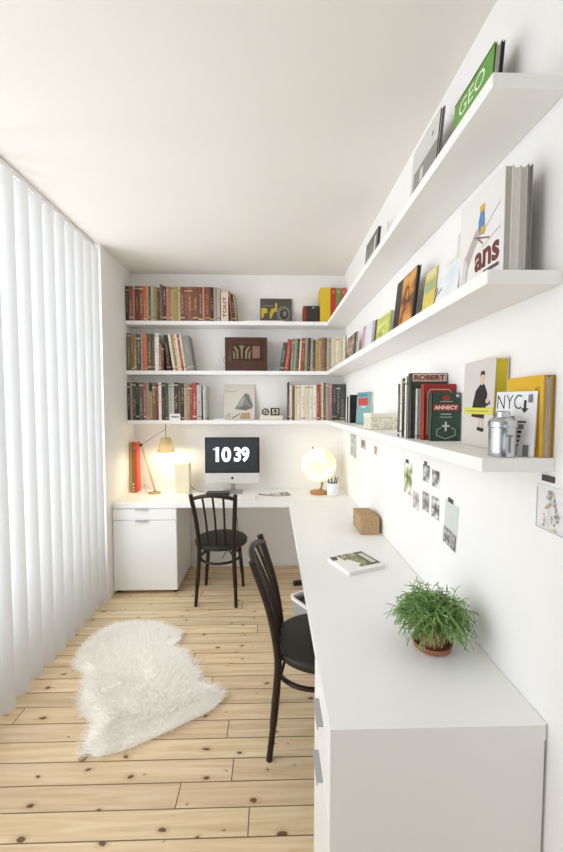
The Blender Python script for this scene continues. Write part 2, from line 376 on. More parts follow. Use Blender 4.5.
b = B(); box(b, 0, 0.49, 0, 0.31, 0.0, 0.709, 0.001); obj('body', b, LAC, cab2)
b = B(); box(b, -0.018, 0, 0.001, 0.309, 0.662, 0.703, 0.0012); obj('front_rail', b, LAC, cab2)
for z0_, z1_ in ((0.501, 0.658), (0.01, 0.497)):
    b = B(); box(b, -0.018, 0, 0.001, 0.309, z0_, z1_, 0.0012); d1 = obj('drawer', b, LAC, cab2); tab_handle(d1, -0.018, 0.15, z1_ - 0.002, 'y')

# ------------------------------------------------------------------ bentwood chairs
def make_chair(label):
    t = thing('bentwood_chair', label, 'chair', group='dark bentwood chairs at the worktop')
    b = B(); lathe(b, [(0, 0.465), (0.185, 0.465), (0.203, 0.460), (0.211, 0.451), (0.211, 0.431), (0.205, 0.425), (0.19, 0.425), (0.0, 0.433)], 48)
    for v in b.verts: v.co.y *= 1.03
    obj('seat', b, SEATM, t, True)
    for s in (-1, 1):
        b = B(); tube(b, bez([(s * 0.155, -0.225, 0), (s * 0.147, -0.207, 0.16), (s * 0.137, -0.192, 0.33), (s * 0.135, -0.19, 0.46), (s * 0.146, -0.225, 0.66), (s * 0.164, -0.29, 0.862), (s * 0.1655, -0.294, 0.874)], 6),
                      [0.0135] * 6 + [0.0165] * 24 + [0.0155] * 5 + [0.013, 0.004], 10); obj('rear_leg', b, DARKWOOD, t, True)
        b = B(); tube(b, bez([(s * 0.16, 0.125, 0), (s * 0.152, 0.12, 0.12), (s * 0.135, 0.11, 0.3), (s * 0.13, 0.108, 0.428)], 6), [0.0125] * 6 + [0.0155] * 13, 10); obj('front_leg', b, DARKWOOD, t, True)
    rail = lambda x: Vector((x, -0.275 - 0.04 * (1 - (x / 0.16) ** 2), 0.842 + 0.036 * (1 - (x / 0.16) ** 2)))
    b = B(); tube(b, [rail(-0.158 + 0.316 * i / 20) for i in range(21)], 0.0145, 10); obj('top_rail', b, DARKWOOD, t, True)
    for x in (-0.078, 0.0, 0.078):
        b = B(); tube(b, bez([(x * 0.82, -0.182, 0.44), (x * 0.9, -0.225, 0.66), rail(x)], 6), 0.0085, 8); obj('spindle', b, DARKWOOD, t, True)
    b = B(); tube(b, [(0.158 * math.cos(a), -0.035 + 0.168 * math.sin(a), 0.325) for a in [2 * PI * i / 40 for i in range(40)]], 0.0105, 8, closed=True); obj('stretcher_ring', b, DARKWOOD, t, True)
    for s in (-1, 1):
        b = B(); tube(b, bez([(s * 0.137, -0.18, 0.35), (s * 0.10, -0.16, 0.408), (s * 0.06, -0.15, 0.426)], 5), 0.007, 6); obj('corner_brace', b, DARKWOOD, t, True)
    return t
ch = make_chair('dark bentwood chair at the back worktop, its spindle back towards the camera')
ch.location = (-0.408, 3.06, 0); ch.rotation_euler = (0, 0, rad(-4))
ch2 = copy_tree(ch); ch2['label'] = 'nearer dark bentwood chair seen from the side, pushed under the right worktop'
ch2.location = (0.225, 1.705, 0); ch2.rotation_euler = (0, 0, rad(-94))

# ------------------------------------------------------------------ bin under the worktop
bn = thing('waste_bin', 'grey waste bin with a white rim under the right worktop', 'bin', (0.30, 2.28, 0), (0, 0, rad(33)))
def rr(w_, d_, r, n=5):
    out = []
    for cx_, cy_, a0 in ((w_ - r, d_ - r, 0), (-w_ + r, d_ - r, 90), (-w_ + r, -d_ + r, 180), (w_ - r, -d_ + r, 270)):
        for i in range(n + 1): a = rad(a0 + 90 * i / n); out.append((cx_ + r * math.cos(a), cy_ + r * math.sin(a)))
    return out
def loft(b, secs, cap0=True, cap1=True):
    rings = [[b.verts.new((x, y, z)) for x, y in pts] for pts, z in secs]; n = len(rings[0])
    for A, C in zip(rings, rings[1:]):
        for j in range(n): b.faces.new((A[j], A[(j + 1) % n], C[(j + 1) % n], C[j]))
    if cap0: b.faces.new(rings[0][::-1])
    if cap1: b.faces.new(rings[-1])
b = B(); loft(b, [(rr(0.12, 0.10, 0.03), 0.0), (rr(0.14, 0.12, 0.03), 0.345), (rr(0.135, 0.115, 0.028), 0.345), (rr(0.115, 0.095, 0.028), 0.01)]); obj('body', b, mat('bin_grey', '9a9c9d', 0.5), bn)
b = B(); loft(b, [(rr(0.146, 0.126, 0.032), 0.338), (rr(0.148, 0.128, 0.032), 0.355), (rr(0.134, 0.114, 0.028), 0.355), (rr(0.132, 0.112, 0.028), 0.338)], False, False); obj('rim', b, WHITEP, bn)
b = B(); loft(b, [(rr(0.117, 0.097, 0.02), 0.012), (rr(0.132, 0.112, 0.026), 0.32)], True, True); obj('interior', b, mat('bin_dark', '3c4146', 0.45), bn, label='dark inside of the bin')  # dark solid filling the inside of the bin

# ------------------------------------------------------------------ sheepskin rug
RUG = [(-1.138, 2.158), (-1.175, 2.30), (-1.150, 2.46), (-1.08, 2.575), (-0.96, 2.60), (-0.848, 2.603), (-0.74, 2.56), (-0.624, 2.485), (-0.59, 2.42), (-0.62, 2.34), (-0.54, 2.28), (-0.47, 2.18),
       (-0.405, 2.08), (-0.385, 2.02), (-0.30, 1.985), (-0.265, 1.93), (-0.30, 1.845), (-0.42, 1.765), (-0.554, 1.68), (-0.66, 1.625), (-0.748, 1.602), (-0.82, 1.605), (-0.845, 1.665), (-0.86, 1.76), (-0.925, 1.83), (-0.985, 1.92), (-1.02, 2.02), (-1.05, 2.10)]
rug = thing('sheepskin_rug', 'fluffy white sheepskin lying on the pine floor', 'rug', (-0.72, 2.1, 0))
rc = Vector((-0.72, 2.1)); outl = [Vector((p.x, p.y)) - rc for p in bez([(x, y, 0) for x, y in RUG + RUG[:1]], 4)[:-1]]
n = len(outl); b = B(); rings = []
for f, h in ((1.0, 0.002), (0.97, 0.014), (0.85, 0.024), (0.6, 0.027), (0.3, 0.028)):
    rings.append([b.verts.new((p.x * f, p.y * f, h)) for p in outl])
for A, C in zip(rings, rings[1:]):
    for j in range(n): b.faces.new((A[j], A[(j + 1) % n], C[(j + 1) % n], C[j]))
b.faces.new(rings[-1]); b.faces.new(rings[0][::-1])
WOOL = mat('wool', 'fdfbf5', 0.9, noise=0.02, scale=14, spec=0.1)
obj('pelt', b, WOOL, rug, True)
rg = np.random.default_rng(4); P = np.array([[p.x, p.y] for p in outl])
def inside(q):
    x, y = q[:, 0:1], q[:, 1:2]; x0, y0 = P[:, 0][None], P[:, 1][None]; x1, y1 = np.roll(P[:, 0], -1)[None], np.roll(P[:, 1], -1)[None]
    c = ((y0 > y) != (y1 > y)) & (x < (x1 - x0) * (y - y0) / (y1 - y0 + 1e-12) + x0)
    return c.sum(1) % 2 == 1
q = rg.uniform(P.min(0), P.max(0), (62000, 2)); q = q[inside(q)][:34000]; m_ = len(q)
d2c = np.min(np.linalg.norm(q[:, None, :] - P[None], axis=2), 1)
h0 = 0.004 + 0.020 * np.clip(d2c / 0.08, 0, 1)
clump = np.sin(q[:, 0] * 41 + 3 * np.sin(q[:, 1] * 23)) + np.cos(q[:, 1] * 37 + 2 * np.sin(q[:, 0] * 19))
ang_ = np.arctan2(q[:, 1], q[:, 0]) + rg.normal(0, 0.7, m_) + 0.22 * clump
ln = rg.uniform(0.03, 0.055, m_); edge = np.clip(1 - d2c / 0.06, 0, 1); lean = 0.45 + 0.35 * edge + rg.normal(0, 0.12, m_)
ux = np.stack([np.cos(ang_), np.sin(ang_)], 1); V = []; wd = 0.0011
sd_ = rg.uniform(0, 2 * PI, m_); side = np.stack([np.cos(sd_), np.sin(sd_)], 1); ln = ln * (1 + 0.15 * edge * rg.uniform(0, 1, m_))
rows = []
for t, ww in ((0, 1.0), (0.5, 0.8), (1.0, 0.25)):
    hor = ln * lean * (0.55 * t + 0.6 * t * t); ver = ln * 0.62 * (t - 0.38 * lean * t * t)
    base = q + ux * hor[:, None]; zz = np.maximum(h0 + ver, 0.002)
    for s in (-1, 1):
        xy = base + side * (s * wd * ww); rows.append(np.column_stack([xy, zz]))
V = np.stack(rows, 1).reshape(-1, 3); bi = np.arange(m_)[:, None] * 6
Fq = np.concatenate([bi + np.array([[0, 1, 3, 2]]), bi + np.array([[2, 3, 5, 4]])])
me = bpy.data.meshes.new('fleece'); me.vertices.add(len(V)); me.vertices.foreach_set('co', V.ravel()); me.loops.add(Fq.size); me.loops.foreach_set('vertex_index', Fq.ravel().astype(np.int32))
me.polygons.add(len(Fq)); me.polygons.foreach_set('loop_start', np.arange(len(Fq), dtype=np.int32) * 4); me.update(calc_edges=True); me.validate()
me.materials.append(WOOL); fl = bpy.data.objects.new('fleece', me); col.objects.link(fl); fl.parent = rug
b = B(); prism(b, [(-0.115, -0.515), (-0.095, -0.525), (-0.06, -0.485), (-0.08, -0.465)], 0.001, 0.008, 0.002); obj('hide_tip', b, mat('raw_hide', 'a08766', 0.8), rug, label='bare tan hide tip')

# ------------------------------------------------------------------ books
ORD = ['first', 'second', 'third', 'fourth', 'fifth', 'sixth', 'seventh', 'eighth', 'ninth', 'tenth', 'eleventh', 'twelfth', 'thirteenth', 'fourteenth', 'fifteenth', 'sixteenth', 'seventeenth', 'eighteenth', 'nineteenth',
       'twentieth', 'twenty-first', 'twenty-second', 'twenty-third', 'twenty-fourth', 'twenty-fifth', 'twenty-sixth', 'twenty-seventh', 'twenty-eighth', 'twenty-ninth', 'thirtieth', 'thirty-first', 'thirty-second', 'thirty-third', 'thirty-fourth', 'thirty-fifth']
_seed = [0]
def spine_book(label, t, d, h, hexc, loc, rot=(0, 0, 0), group=None, right_anchor=False, cat='book', m=None):
    """upright book, spine towards -Y; x runs 0..t (or -t..0), base at z = 0"""
    _seed[0] += 1
    e = thing('book', label, cat, loc, rot, group); x0 = -t if right_anchor else 0.0; c = min(0.0022, t * 0.18)
    m = m or spine_mat(hexc, _seed[0])
    b = B(); box(b, x0, x0 + c, 0.001, d, 0, h); box(b, x0 + t - c, x0 + t, 0.001, d, 0, h)
    n_ = 6; A = []                                                   # gently rounded spine
    for i in range(n_ + 1):
        u = i / n_; A.append((x0 + t * u, 0.001 - 0.003 * math.sin(PI * u)))
    lo = [b.verts.new((x, y, 0)) for x, y in A] + [b.verts.new((x0 + t, 0.004, 0)), b.verts.new((x0, 0.004, 0))]
    hi = [b.verts.new((v.co.x, v.co.y, h)) for v in lo]; k = len(lo)
    for i in range(k): b.faces.new((lo[i], lo[(i + 1) % k], hi[(i + 1) % k], hi[i]))
    b.faces.new(lo[::-1]); b.faces.new(hi)
    obj('cover', b, m, e)
    b = B(); box(b, x0 + c, x0 + t - c, 0.004, d - 0.004, 0.002, h - 0.004); obj('page_block', b, PAGES, e)
    return e
def row(specs, x0, x1, z, group, where, anchor='left', y=YS + 0.012, depth=0.15, tall=1.0):
    """specs left to right: (colour words, hex, px width, height, lean degrees)"""
    specs = [(q_[0], q_[1], q_[2], q_[3] * tall) + tuple(q_[4:]) for q_ in specs]; _s = sum(s[2] for s in specs)
    lab = ['%s book, %s from the left %s' % (s[0], ORD[i], where) for i, s in enumerate(specs)]
    span = x1 - x0; leans = [s[4] if len(s) > 4 else 0 for s in specs]
    order = list(range(len(specs))) if anchor == 'left' else list(range(len(specs)))[::-1]
    extra = 0; last = 0
    for i in order:
        a = abs(leans[i])
        if a > last: extra += specs[i][3] * (math.sin(rad(a)) - math.sin(rad(last)))
        last = max(last, a)
    k = (span - extra) / _s; cur = x0 if anchor == 'left' else x1; last = 0
    for i in order:
        nm, hx, pw, h = specs[i][:4]; a = rad(abs(leans[i])); t = pw * k - 0.0006; sg = 1 if anchor == 'left' else -1
        if abs(leans[i]) > last:
            cur += sg * h * (math.sin(a) - math.sin(rad(last))); last = abs(leans[i])
        dy = ((i * 37) % 5) * 0.0012
        spine_book(lab[i], t, depth - 0.006 - dy, h, hx, (cur, y + dy, z + 0.0005), (0, -sg * a, 0), group, anchor != 'left')
        cur += sg * (t + 0.0006) / math.cos(a)
    return cur

R1 = [('dark brown', '3a2a24', 3, .300), ('dusky pink', '8e4b4a', 4, .300), ('thin pale tan', 'b48d70', 2, .292), ('dark red', '6e3029', 4.5, .300), ('rust brown', '8e4c30', 4, .300), ('bright orange', 'c8622f', 3, .300), ('thin peach', 'd3a37c', 2, .298),
      ('olive brown', '6e5a38', 2.5, .300), ('pale grey-green', '9cae a0'.replace(' ', ''), 3, .300), ('mustard', 'b0913f', 3, .296), ('umber', '5f4838', 3, .286), ('tall grey', '6c6560', 2.5, .318), ('maroon', '652b28', 4, .302), ('thin tan', 'aa8662', 2, .300), ('orange-brown', 'b7683d', 3, .300),
      ('thin beige', 'c4a47e', 2, .300), ('olive green', '99944c', 4.5, .300), ('light tan', 'c8aa7e', 2.5, .300), ('red-brown', '7d4431', 4, .298), ('cocoa brown', '7a4a38', 3, .298), ('chestnut', '8c5439', 5, .298), ('russet', '7d4733', 6, .298), ('wine brown', '753b30', 4, .298),
      ('thin sandy', 'bb8c60', 2, .296), ('brick red', '803c2f', 6, .298), ('black', '2d2423', 3, .296), ('stone grey', '988f82', 3.5, .294), ('pale grey', 'b2a99b', 3.5, .290)]
SA = XL + 0.004; S_ = 111.0
def X_(px): return (px - 271.3) / S_
e1 = row(R1, SA, X_(221.5), Z3, 'books on the top back shelf', 'end of the top back shelf')
e = spine_book('white book with red capitals down its spine, on the top back shelf', 0.062, 0.14, 0.252, 'd9cdbb', (e1 + 0.006, YS + 0.012, Z3), group='books on the top back shelf', m=mat('tout_cover', 'd6cab8', 0.6))
lettering(e, 'TOUT', (0.045, -0.0026, 0.03), (0, 0, 1), (-1, 0, 0), 0.185, 0.03, hexmat('8a3b30'), 0.02, 0.0008)
xe = e1 + 0.07 + 0.25 * math.sin(rad(6))
for i, (nm, hx, t, h, a) in enumerate([('scarlet', 'a03428', 0.014, 0.262, 6), ('near-black', '33261f', 0.022, 0.242, 6), ('olive-gold', '8d7a45', 0.018, 0.232, 6)]):
    spine_book('%s book leaning %s the white book with red capitals' % (nm, ['directly against', 'second against', 'last against'][i]), t, 0.13, h, hx, (xe, YS + 0.012, Z3 + 0.0005), (0, -rad(a), 0), 'books on the top back shelf')
    xe += (t + 0.0006) / math.cos(rad(a))
R2 = [('mottled olive', '6f6744', 5, .262), ('dark tan', '8b6f48', 3, .255), ('light brown', 'a5845c', 3, .258), ('charcoal', '55524e', 5, .255), ('thin pale grey', 'b3aa9a', 2, .25), ('vivid orange', 'cc5f2c', 5, .258), ('slate grey', '5a5652', 5, .26), ('grey-brown', '6c5648', 3.5, .258), ('glossy white', 'e9e4dc', 4.5, .262),
      ('short pinkish brown', 'a57c6a', 3, .19), ('short red-brown', '7d4038', 2.5, .165), ('dark chocolate', '33281f', 4.5, .25, 5), ('cream white', 'e4dcc8', 3, .262, 8), ('tan brown', '9c7c50', 2.5, .255, 8), ('pale yellow', 'd9c594', 2.5, .252, 8), ('ivory', 'e6dec8', 2, .26, 8), ('bright red', 'b8392e', 2.5, .256, 8), ('cream', 'e0d6c0', 2.5, .256, 8), ('broad grey', '8a8884', 8, .245, 9)]
row(R2, SA, X_(195), Z2, 'books at the left end of the middle back shelf', 'end of the middle back shelf', tall=1.25)
R3 = [('black-brown', '3c3833', 3, .262), ('thin beige', 'a89a80', 2, .26), ('dark grey', '4a4844', 4, .262), ('soot black', '2c2a28', 3, .258), ('grey-olive', '5c5a4c', 5, .26), ('salmon red', 'b05a4c', 3, .258), ('pale grey', '8f8c86', 3, .262), ('mustard yellow', 'bd9440', 3, .20), ('dusty brown', '7b6455', 4, .258), ('red-brown', '8a3a30', 3, .254), ('white', 'e8e5de', 3, .262),
      ('patterned black', '3d3a36', 4, .26), ('dark olive', '4d4a3a', 3.5, .256), ('pale green', 'a9b6a6', 3.5, .25), ('grey-white', 'c5c0b6', 2.5, .25), ('maroon black', '4a2a28', 4, .262), ('charcoal', '45433f', 3.5, .258), ('dark espresso', '38302a', 3, .256), ('tan', 'b5946c', 3.5, .25), ('light brown', '9a7a5c', 3, .252), ('brown-red', '8a4a3a', 2.5, .25), ('bright red', 'b03228', 4.5, .262), ('light grey', 'b9b9b6', 5, .246)]
row(R3, SA, X_(202), Z1, 'books at the left end of the lowest back shelf', 'end of the lowest back shelf', tall=1.28)
spine_book('pale grey book standing apart at the right end of the lowest left row', 0.03, 0.14, 0.31, 'b4b6b3', (X_(203.5), YS + 0.012, Z1), group='books at the left end of the lowest back shelf')
R2r = [('dark green', '44503f', 5, .235, 9), ('cherry red', 'b5303a', 5, .262, 7), ('grey-green', '76806a', 4, .265, 4), ('sage green', '8d9780', 3, .268, 4), ('brown', '5f4634', 3, .268, 4), ('thin white', 'ddd5c2', 2, .27, 3), ('brick red', 'a04430', 4.5, .272, 3), ('pale sage', '9aa088', 3, .275, 2), ('dark umber', '4a382c', 3.5, .272, 2), ('lavender grey', 'aaa0a0', 3, .272, 1), ('dark green-black', '33443a', 2.5, .258, 1),
       ('mustard', 'b59a4a', 4, .26), ('tan', 'b59468', 4, .275), ('caramel brown', '8a6440', 4, .275), ('thin dark', '574a40', 2, .275), ('stone', 'b5ab94', 3, .272), ('olive beige', 'a39c80', 2.5, .275), ('pale cream', 'd9d0b2', 5.5, .278), ('ivory', 'e0d8bc', 4.5, .28), ('buff', 'd5caa4', 4, .278), ('vanilla', 'e3dcc0', 3.5, .28)]
row(R2r, X_(279), XR - 0.012, Z2, 'books at the right end of the middle back shelf', 'of the right-hand row on the middle back shelf', 'right', tall=1.08)
R3r = [('dark brown', '50382a', 2, .285), ('white', 'ddd3c2', 3, .262), ('red-brown', '74483a', 3, .26), ('thin cream', 'd8cdb0', 2, .262), ('cream', 'dcd3bb', 5, .262), ('pale cream', 'e0d8c2', 5, .262), ('light buff', 'd9d0b6', 4, .264), ('ivory white', 'e2dccb', 4.5, .264), ('off-white', 'e5dfd2', 4, .262), ('rust red', 'a0452c', 3.5, .268), ('brick orange', 'b05a3c', 2, .262), ('thin ivory', 'e4dcc6', 2, .28), ('cocoa', '7d5a40', 2.5, .282), ('stone grey', '9a9280', 4, .28),
       ('pink', 'b5788a', 3.5, .272), ('charcoal', '3f4442', 5, .27), ('green-black', '3c4a40', 4, .27), ('slate', '464c4c', 5.5, .27)]
row(R3r, X_(287.5), XR - 0.012, Z1, 'books at the right end of the lowest back shelf', 'of the right-hand row on the lowest back shelf', 'right', tall=1.2)

def cover_book(name, label, cat, w_, h_, t, cover_m, loc, rotz=0.0, lean=0.0, group=None, edge_m=None, spine='none'):
    """book or magazine shown cover-on: cover faces -Y, x 0..w, y 0..t, z 0..h"""
    a = rad(lean); e = thing(name, label, cat, (loc[0], loc[1], loc[2] + t * math.sin(a) + 0.0004), (-a, 0, rotz), group)
    c = min(0.002, t * 0.2); b = B(); box(b, 0, w_, 0, c, 0, h_); box(b, 0, w_, t - c, t, 0, h_)
    box(b, 0, c, c, t - c, 0, h_) if spine != 'right' else box(b, w_ - c, w_, c, t - c, 0, h_)
    obj('cover', b, cover_m, e)
    lo, hi = (c, w_ - 0.003) if spine != 'right' else (0.003, w_ - c)
    b = B(); box(b, lo, hi, c, t - c, 0.002, h_ - 0.003); obj('page_block', b, edge_m or PAGES, e)
    return e
EX, EZ = (1, 0, 0), (0, 0, 1)
YB_ = D - 0.005

# --- things on the back shelves
e = cover_book('comic_album', 'dark grey comic album with yellow figures, leaning on the wall above the radio', 'book', 0.29, 0.245, 0.012, mat('comic_grey', '54524b', 0.5, noise=0.25), (X_(260), D - 0.052, Z3), 0, 9)
Yc, Gc, Dc = hexmat('d0b032'), hexmat('7d7a70'), hexmat('3c3a36')
art('cover_art', e, (0, 0, 0), EX, EZ, [(ell(0.215, 0.10, 0.062, 0.075, 18), Gc), (ell(0.22, 0.095, 0.04, 0.05, 14), Dc), (ell(0.225, 0.10, 0.02, 0.028, 10), Gc), ([(0.01, 0.06), (0.03, 0.06), (0.035, 0.10), (0.07, 0.11), (0.06, 0.15), (0.012, 0.155)], Yc),
     ([(0.085, 0.06), (0.10, 0.05), (0.118, 0.1), (0.135, 0.12), (0.135, 0.15), (0.105, 0.15), (0.09, 0.11)], Yc), (rect(0.136, 0.12, 0.02, 0.083), Yc), (rect(0.02, 0.17, 0.1, 0.012), Gc), (rect(0.01, 0.015, 0.27, 0.025), Gc)])
b = B(); box(b, 0, 0.36, 0, 0.07, 0, 0.009, 0.001); o_ = obj('white_pad', b, WHITEP); o_.location = (X_(244), YS + 0.012, Z3 + 0.0005); tag(o_, 'thin white pad lying flat in front of the dark comic album', 'pad')
bx = thing('storage_box', 'small black box with a red side on the top back shelf, beside the yellow binder', 'box', (X_(303), YS + 0.014, Z3 + 0.0005))
b = B(); box(b, 0.028, 0.142, 0, 0.13, 0, 0.142, 0.003); obj('body', b, mat('box_black', '33322c', 0.5), bx)
b = B(); box(b, 0, 0.028, 0, 0.13, 0, 0.142, 0.003); obj('side_panel', b, mat('box_red', '8a3429', 0.5), bx, label='dark red side')
b = B(); box(b, 0.075, 0.1, -0.003, 0, 0.118, 0.13, 0.001); obj('clasp', b, METAL, bx, label='metal label clasp')
def binder(label, x, t, h, hx, y, z, group, d=0.145):
    e_ = thing('ring_binder', label, 'binder', (x, y, z + 0.0005), group=group)
    b_ = B(); box(b_, 0, 0.003, 0, d, 0, h, 0.0008); box(b_, t - 0.003, t, 0, d, 0, h, 0.0008); box(b_, 0.003, t - 0.003, 0, 0.003, 0, h); obj('cover', b_, mat('binder_' + hx, hx, 0.4), e_)
    b_ = B(); box(b_, 0.006, t - 0.006, 0.006, d - 0.008, 0.003, h - 0.008); obj('page_block', b_, PAGES, e_)
    b_ = B(); ring_o = [(t / 2 + 0.009 * math.cos(a_), -0.0006, h * 0.88 + 0.009 * math.sin(a_)) for a_ in [2 * PI * i / 16 for i in range(16)]]
    tube(b_, ring_o, 0.0018, 6, closed=True); obj('finger_ring', b_, METAL, e_, True)
    return e_
GB = 'ring binders in the corner of the top shelf'
x = X_(319.5)
for nm, t, hx in (('wide yellow', 0.092, 'd8b92a'), ('red', 0.048, 'b53a28'), ('green', 0.042, '6f8f54'), ('orange-red', 0.044, 'b5563a')):
    binder('%s ring binder in the corner of the top shelf' % nm, x, t, 0.30, hx, YS + 0.014, Z3, GB); x += t + 0.001

rd = thing('vintage_radio', 'vintage brown wooden table radio standing on the middle back shelf', 'radio', (X_(225.5), YS + 0.016, Z2 + 0.0005))
RW = mat('radio_wood', '4a2f22', 0.35, noise=0.3, scale=20); W_, H_ = 0.375, 0.298
b = B(); box(b, 0, W_, 0.006, 0.14, 0, H_, 0.008, 2); obj('case', b, RW, rd, True)
b = B()
for q_ in ((0.0, W_, 0, 0.028), (0, W_, H_ - 0.022, H_), (0, 0.026, 0.028, H_ - 0.022), (W_ - 0.026, W_, 0.028, H_ - 0.022), (0.026, W_ - 0.026, 0.028, 0.085)): box(b, q_[0], q_[1], 0, 0.012, q_[2], q_[3], 0.002)
obj('front_frame', b, RW, rd)
b = B(); box(b, 0.06, 0.325, -0.001, 0.008, 0.095, 0.235, 0.003); obj('speaker_panel', b, mat('radio_dark', '33201a', 0.4), rd)
gm = mat('radio_cloth', '8d7d58', 0.8, noise=0.2, scale=90)
art('grille', rd, (0, -0.001, 0), EX, EZ, [([(0.125, 0.225), (0.175, 0.225), (0.158, 0.19), (0.156, 0.108), (0.144, 0.108), (0.142, 0.19)], gm),
    ([(0.075, 0.215), (0.095, 0.215), (0.118, 0.18), (0.12, 0.108), (0.104, 0.108), (0.102, 0.17)], gm), ([(0.225, 0.215), (0.205, 0.215), (0.182, 0.18), (0.18, 0.108), (0.196, 0.108), (0.198, 0.17)], gm),
    ([(0.072, 0.185), (0.09, 0.155), (0.09, 0.108), (0.076, 0.108)], gm), ([(0.228, 0.185), (0.21, 0.155), (0.21, 0.108), (0.224, 0.108)], gm)], label='tan cloth in a fan of openings')
art('dial', rd, (0, -0.001, 0), EX, EZ, [(rect(0.245, 0.112, 0.065, 0.108), mat('dial_paper', '84604f', 0.5)), (line((0.25, 0.14), (0.305, 0.14), 0.002), gm), (line((0.25, 0.165), (0.305, 0.165), 0.002), gm), (line((0.25, 0.19), (0.305, 0.19), 0.002), gm)], label='rosy dial plate')
for s, zz in ((0, 0.10), (1, 0.045)):
    b = B(); cx_ = -0.004 if s == 0 else W_ + 0.004
    tube(b, [(cx_ + (-0.016 if s == 0 else 0.016) * math.sin(PI * i / 10), 0.05, zz - 0.028 + 0.056 * i / 10) for i in range(11)], 0.0035, 6); obj('carry_handle', b, METAL, rd, True)

pc = cover_book('art_print', 'off-white art print of a grey pleated horn shape leaning on the lowest back shelf', 'picture', 0.285, 0.335, 0.006, mat('print_paper', 'd5cfc4', 0.7, noise=0.02), (X_(222.5), D - 0.075, Z1), 0, 12, edge_m=WHITEP)
g1, g2, g3 = hexmat('8a8884'), hexmat('6d6b68'), hexmat('a8a5a0')
art('cover_art', pc, (0, 0, 0), EX, EZ, [([(0.10, 0.10), (0.15, 0.19), (0.20, 0.255), (0.235, 0.235), (0.272, 0.135), (0.262, 0.105), (0.2, 0.085)], g1), ([(0.12, 0.13), (0.16, 0.2), (0.2, 0.22), (0.17, 0.13)], g3), ([(0.19, 0.235), (0.205, 0.245), (0.262, 0.14), (0.25, 0.13)], g2), ([(0.13, 0.105), (0.2, 0.14), (0.255, 0.115), (0.2, 0.09)], g2),
    (rect(0.02, 0.262, 0.1, 0.006), g3), ([(0.15, 0.01), (0.245, 0.01), (0.24, 0.07), (0.16, 0.06)], hexmat('b09a74')), (line((0.08, 0.015), (0.15, 0.055), 0.009), g2), (line((0.02, 0.02), (0.05, 0.06), 0.004), g2), (line((0.05, 0.06), (0.06, 0.015), 0.004), g2)])
cd = thing('desk_sign', 'small white sign with dark lettering in front of the lowest left book row', 'sign', (X_(171), YS + 0.002, Z1 + 0.0005))
b = B(); prism(b, [(0, 0), (0.092, 0), (0.092, 0.008), (0, 0.008)], 0, 0.058, 0.001); obj('board', b, WHITEP, cd)
art('lettering', cd, (0, 0, 0), EX, EZ, [(rect(0.014 + 0.0115 * i, 0.022, 0.008, 0.016), hexmat('4a4844')) for i in range(6)])
b = B(); box(b, 0, 0.10, 0, 0.05, 0, 0.012, 0.001); o_ = obj('paper_slip', b, WHITEP); o_.location = (X_(214), YS + 0.014, Z1 + 0.0005); tag(o_, 'little white paper slip in front of the off-white art print', 'paper')
b = B(); box(b, 0, 0.205, 0, 0.10, 0, 0.042, 0.002); o_ = obj('flat_box', b, mat('cream_card', 'ddd6c6', 0.7)); o_.location = (X_(260), YS + 0.016, Z1 + 0.0005); tag(o_, 'flat cream box carrying two small dark ornaments on the lowest back shelf', 'box')
od = thing('round_ornament', 'round dark openwork ornament, left of the two on the flat cream box', 'ornament', (X_(265.5), YS + 0.05, Z1 + 0.043))
b = B(); tube(b, [(0.028 * math.cos(a_), 0, 0.032 + 0.026 * math.sin(a_)) for a_ in [2 * PI * i / 24 for i in range(24)]], 0.006, 8, closed=True); obj('ring', b, hexmat('4b3d2c'), od, True)
b = B(); tube(b, [(-0.022, 0, 0.03), (0.022, 0, 0.036)], 0.005, 6); tube(b, [(-0.004, 0, 0.01), (0.006, 0, 0.055)], 0.005, 6); obj('bar', b, hexmat('6a5a40'), od, True)
on = thing('number_block', 'square dark block with pale numerals, right of the two on the flat cream box', 'ornament', (X_(270.5), YS + 0.03, Z1 + 0.043))
b = B(); box(b, 0, 0.082, 0, 0.04, 0, 0.068, 0.004); obj('block', b, hexmat('3b3026'), on)
lettering(on, '53', (0.012, 0, 0.012), EX, EZ, 0.058, 0.044, hexmat('d8cdb2'), 0.02)

# ------------------------------------------------------------------ on the back worktop
binder('yellow binder at the left end of the back worktop', -1.275, 0.018, 0.455, 'cfae5c', 3.43, ZD, 'binders beside the desk lamp', 0.09)
e = binder('red binder beside the yellow one at the left end of the worktop', -1.256, 0.046, 0.455, 'cf4a2c', 3.43, ZD, 'binders beside the desk lamp', 0.09)
art('spine_shade_dots', e, (0, -0.0002, 0), EX, EZ, [(rect(0.002, 0.004, 0.022, 0.445), hexmat('8d6a45')), (ell(0.013, 0.075, 0.007, 0.011, 12), WHITEP), (ell(0.013, 0.045, 0.007, 0.011, 12), WHITEP), (ell(0.013, 0.018, 0.006, 0.008, 12), WHITEP)], label='brown painted shade on the red spine, with pale dots')  # shade on the spine put in as brown colour; pale dots are marks
lamp = thing('desk_lamp', 'slim brass desk lamp with a tapered shade at the left end of the worktop', 'lamp', (-1.045, 3.40, ZD))
BR = mat('aged_brass', 'a89a72', 0.4, 0.5)
b = B(); lathe(b, [(0, 0.0005), (0.055, 0.0005), (0.055, 0.008), (0.05, 0.012), (0.012, 0.014), (0.01, 0.03), (0, 0.03)], 28); obj('base', b, BR, lamp, True)
J = Vector((-0.115, 0, 0.435)); T = Vector((0.105, 0, 0.575))
b = B(); tube(b, [(0, -0.006, 0.02), J + Vector((0, -0.006, 0))], 0.0032, 8); tube(b, [(0.006, 0.006, 0.02), J + Vector((0.006, 0.006, 0))], 0.0025, 8); obj('lower_arm', b, BR, lamp, True)
b = B(); tube(b, [J + Vector((-0.012, 0, -0.008)), T], 0.0032, 8); obj('upper_arm', b, BR, lamp, True)
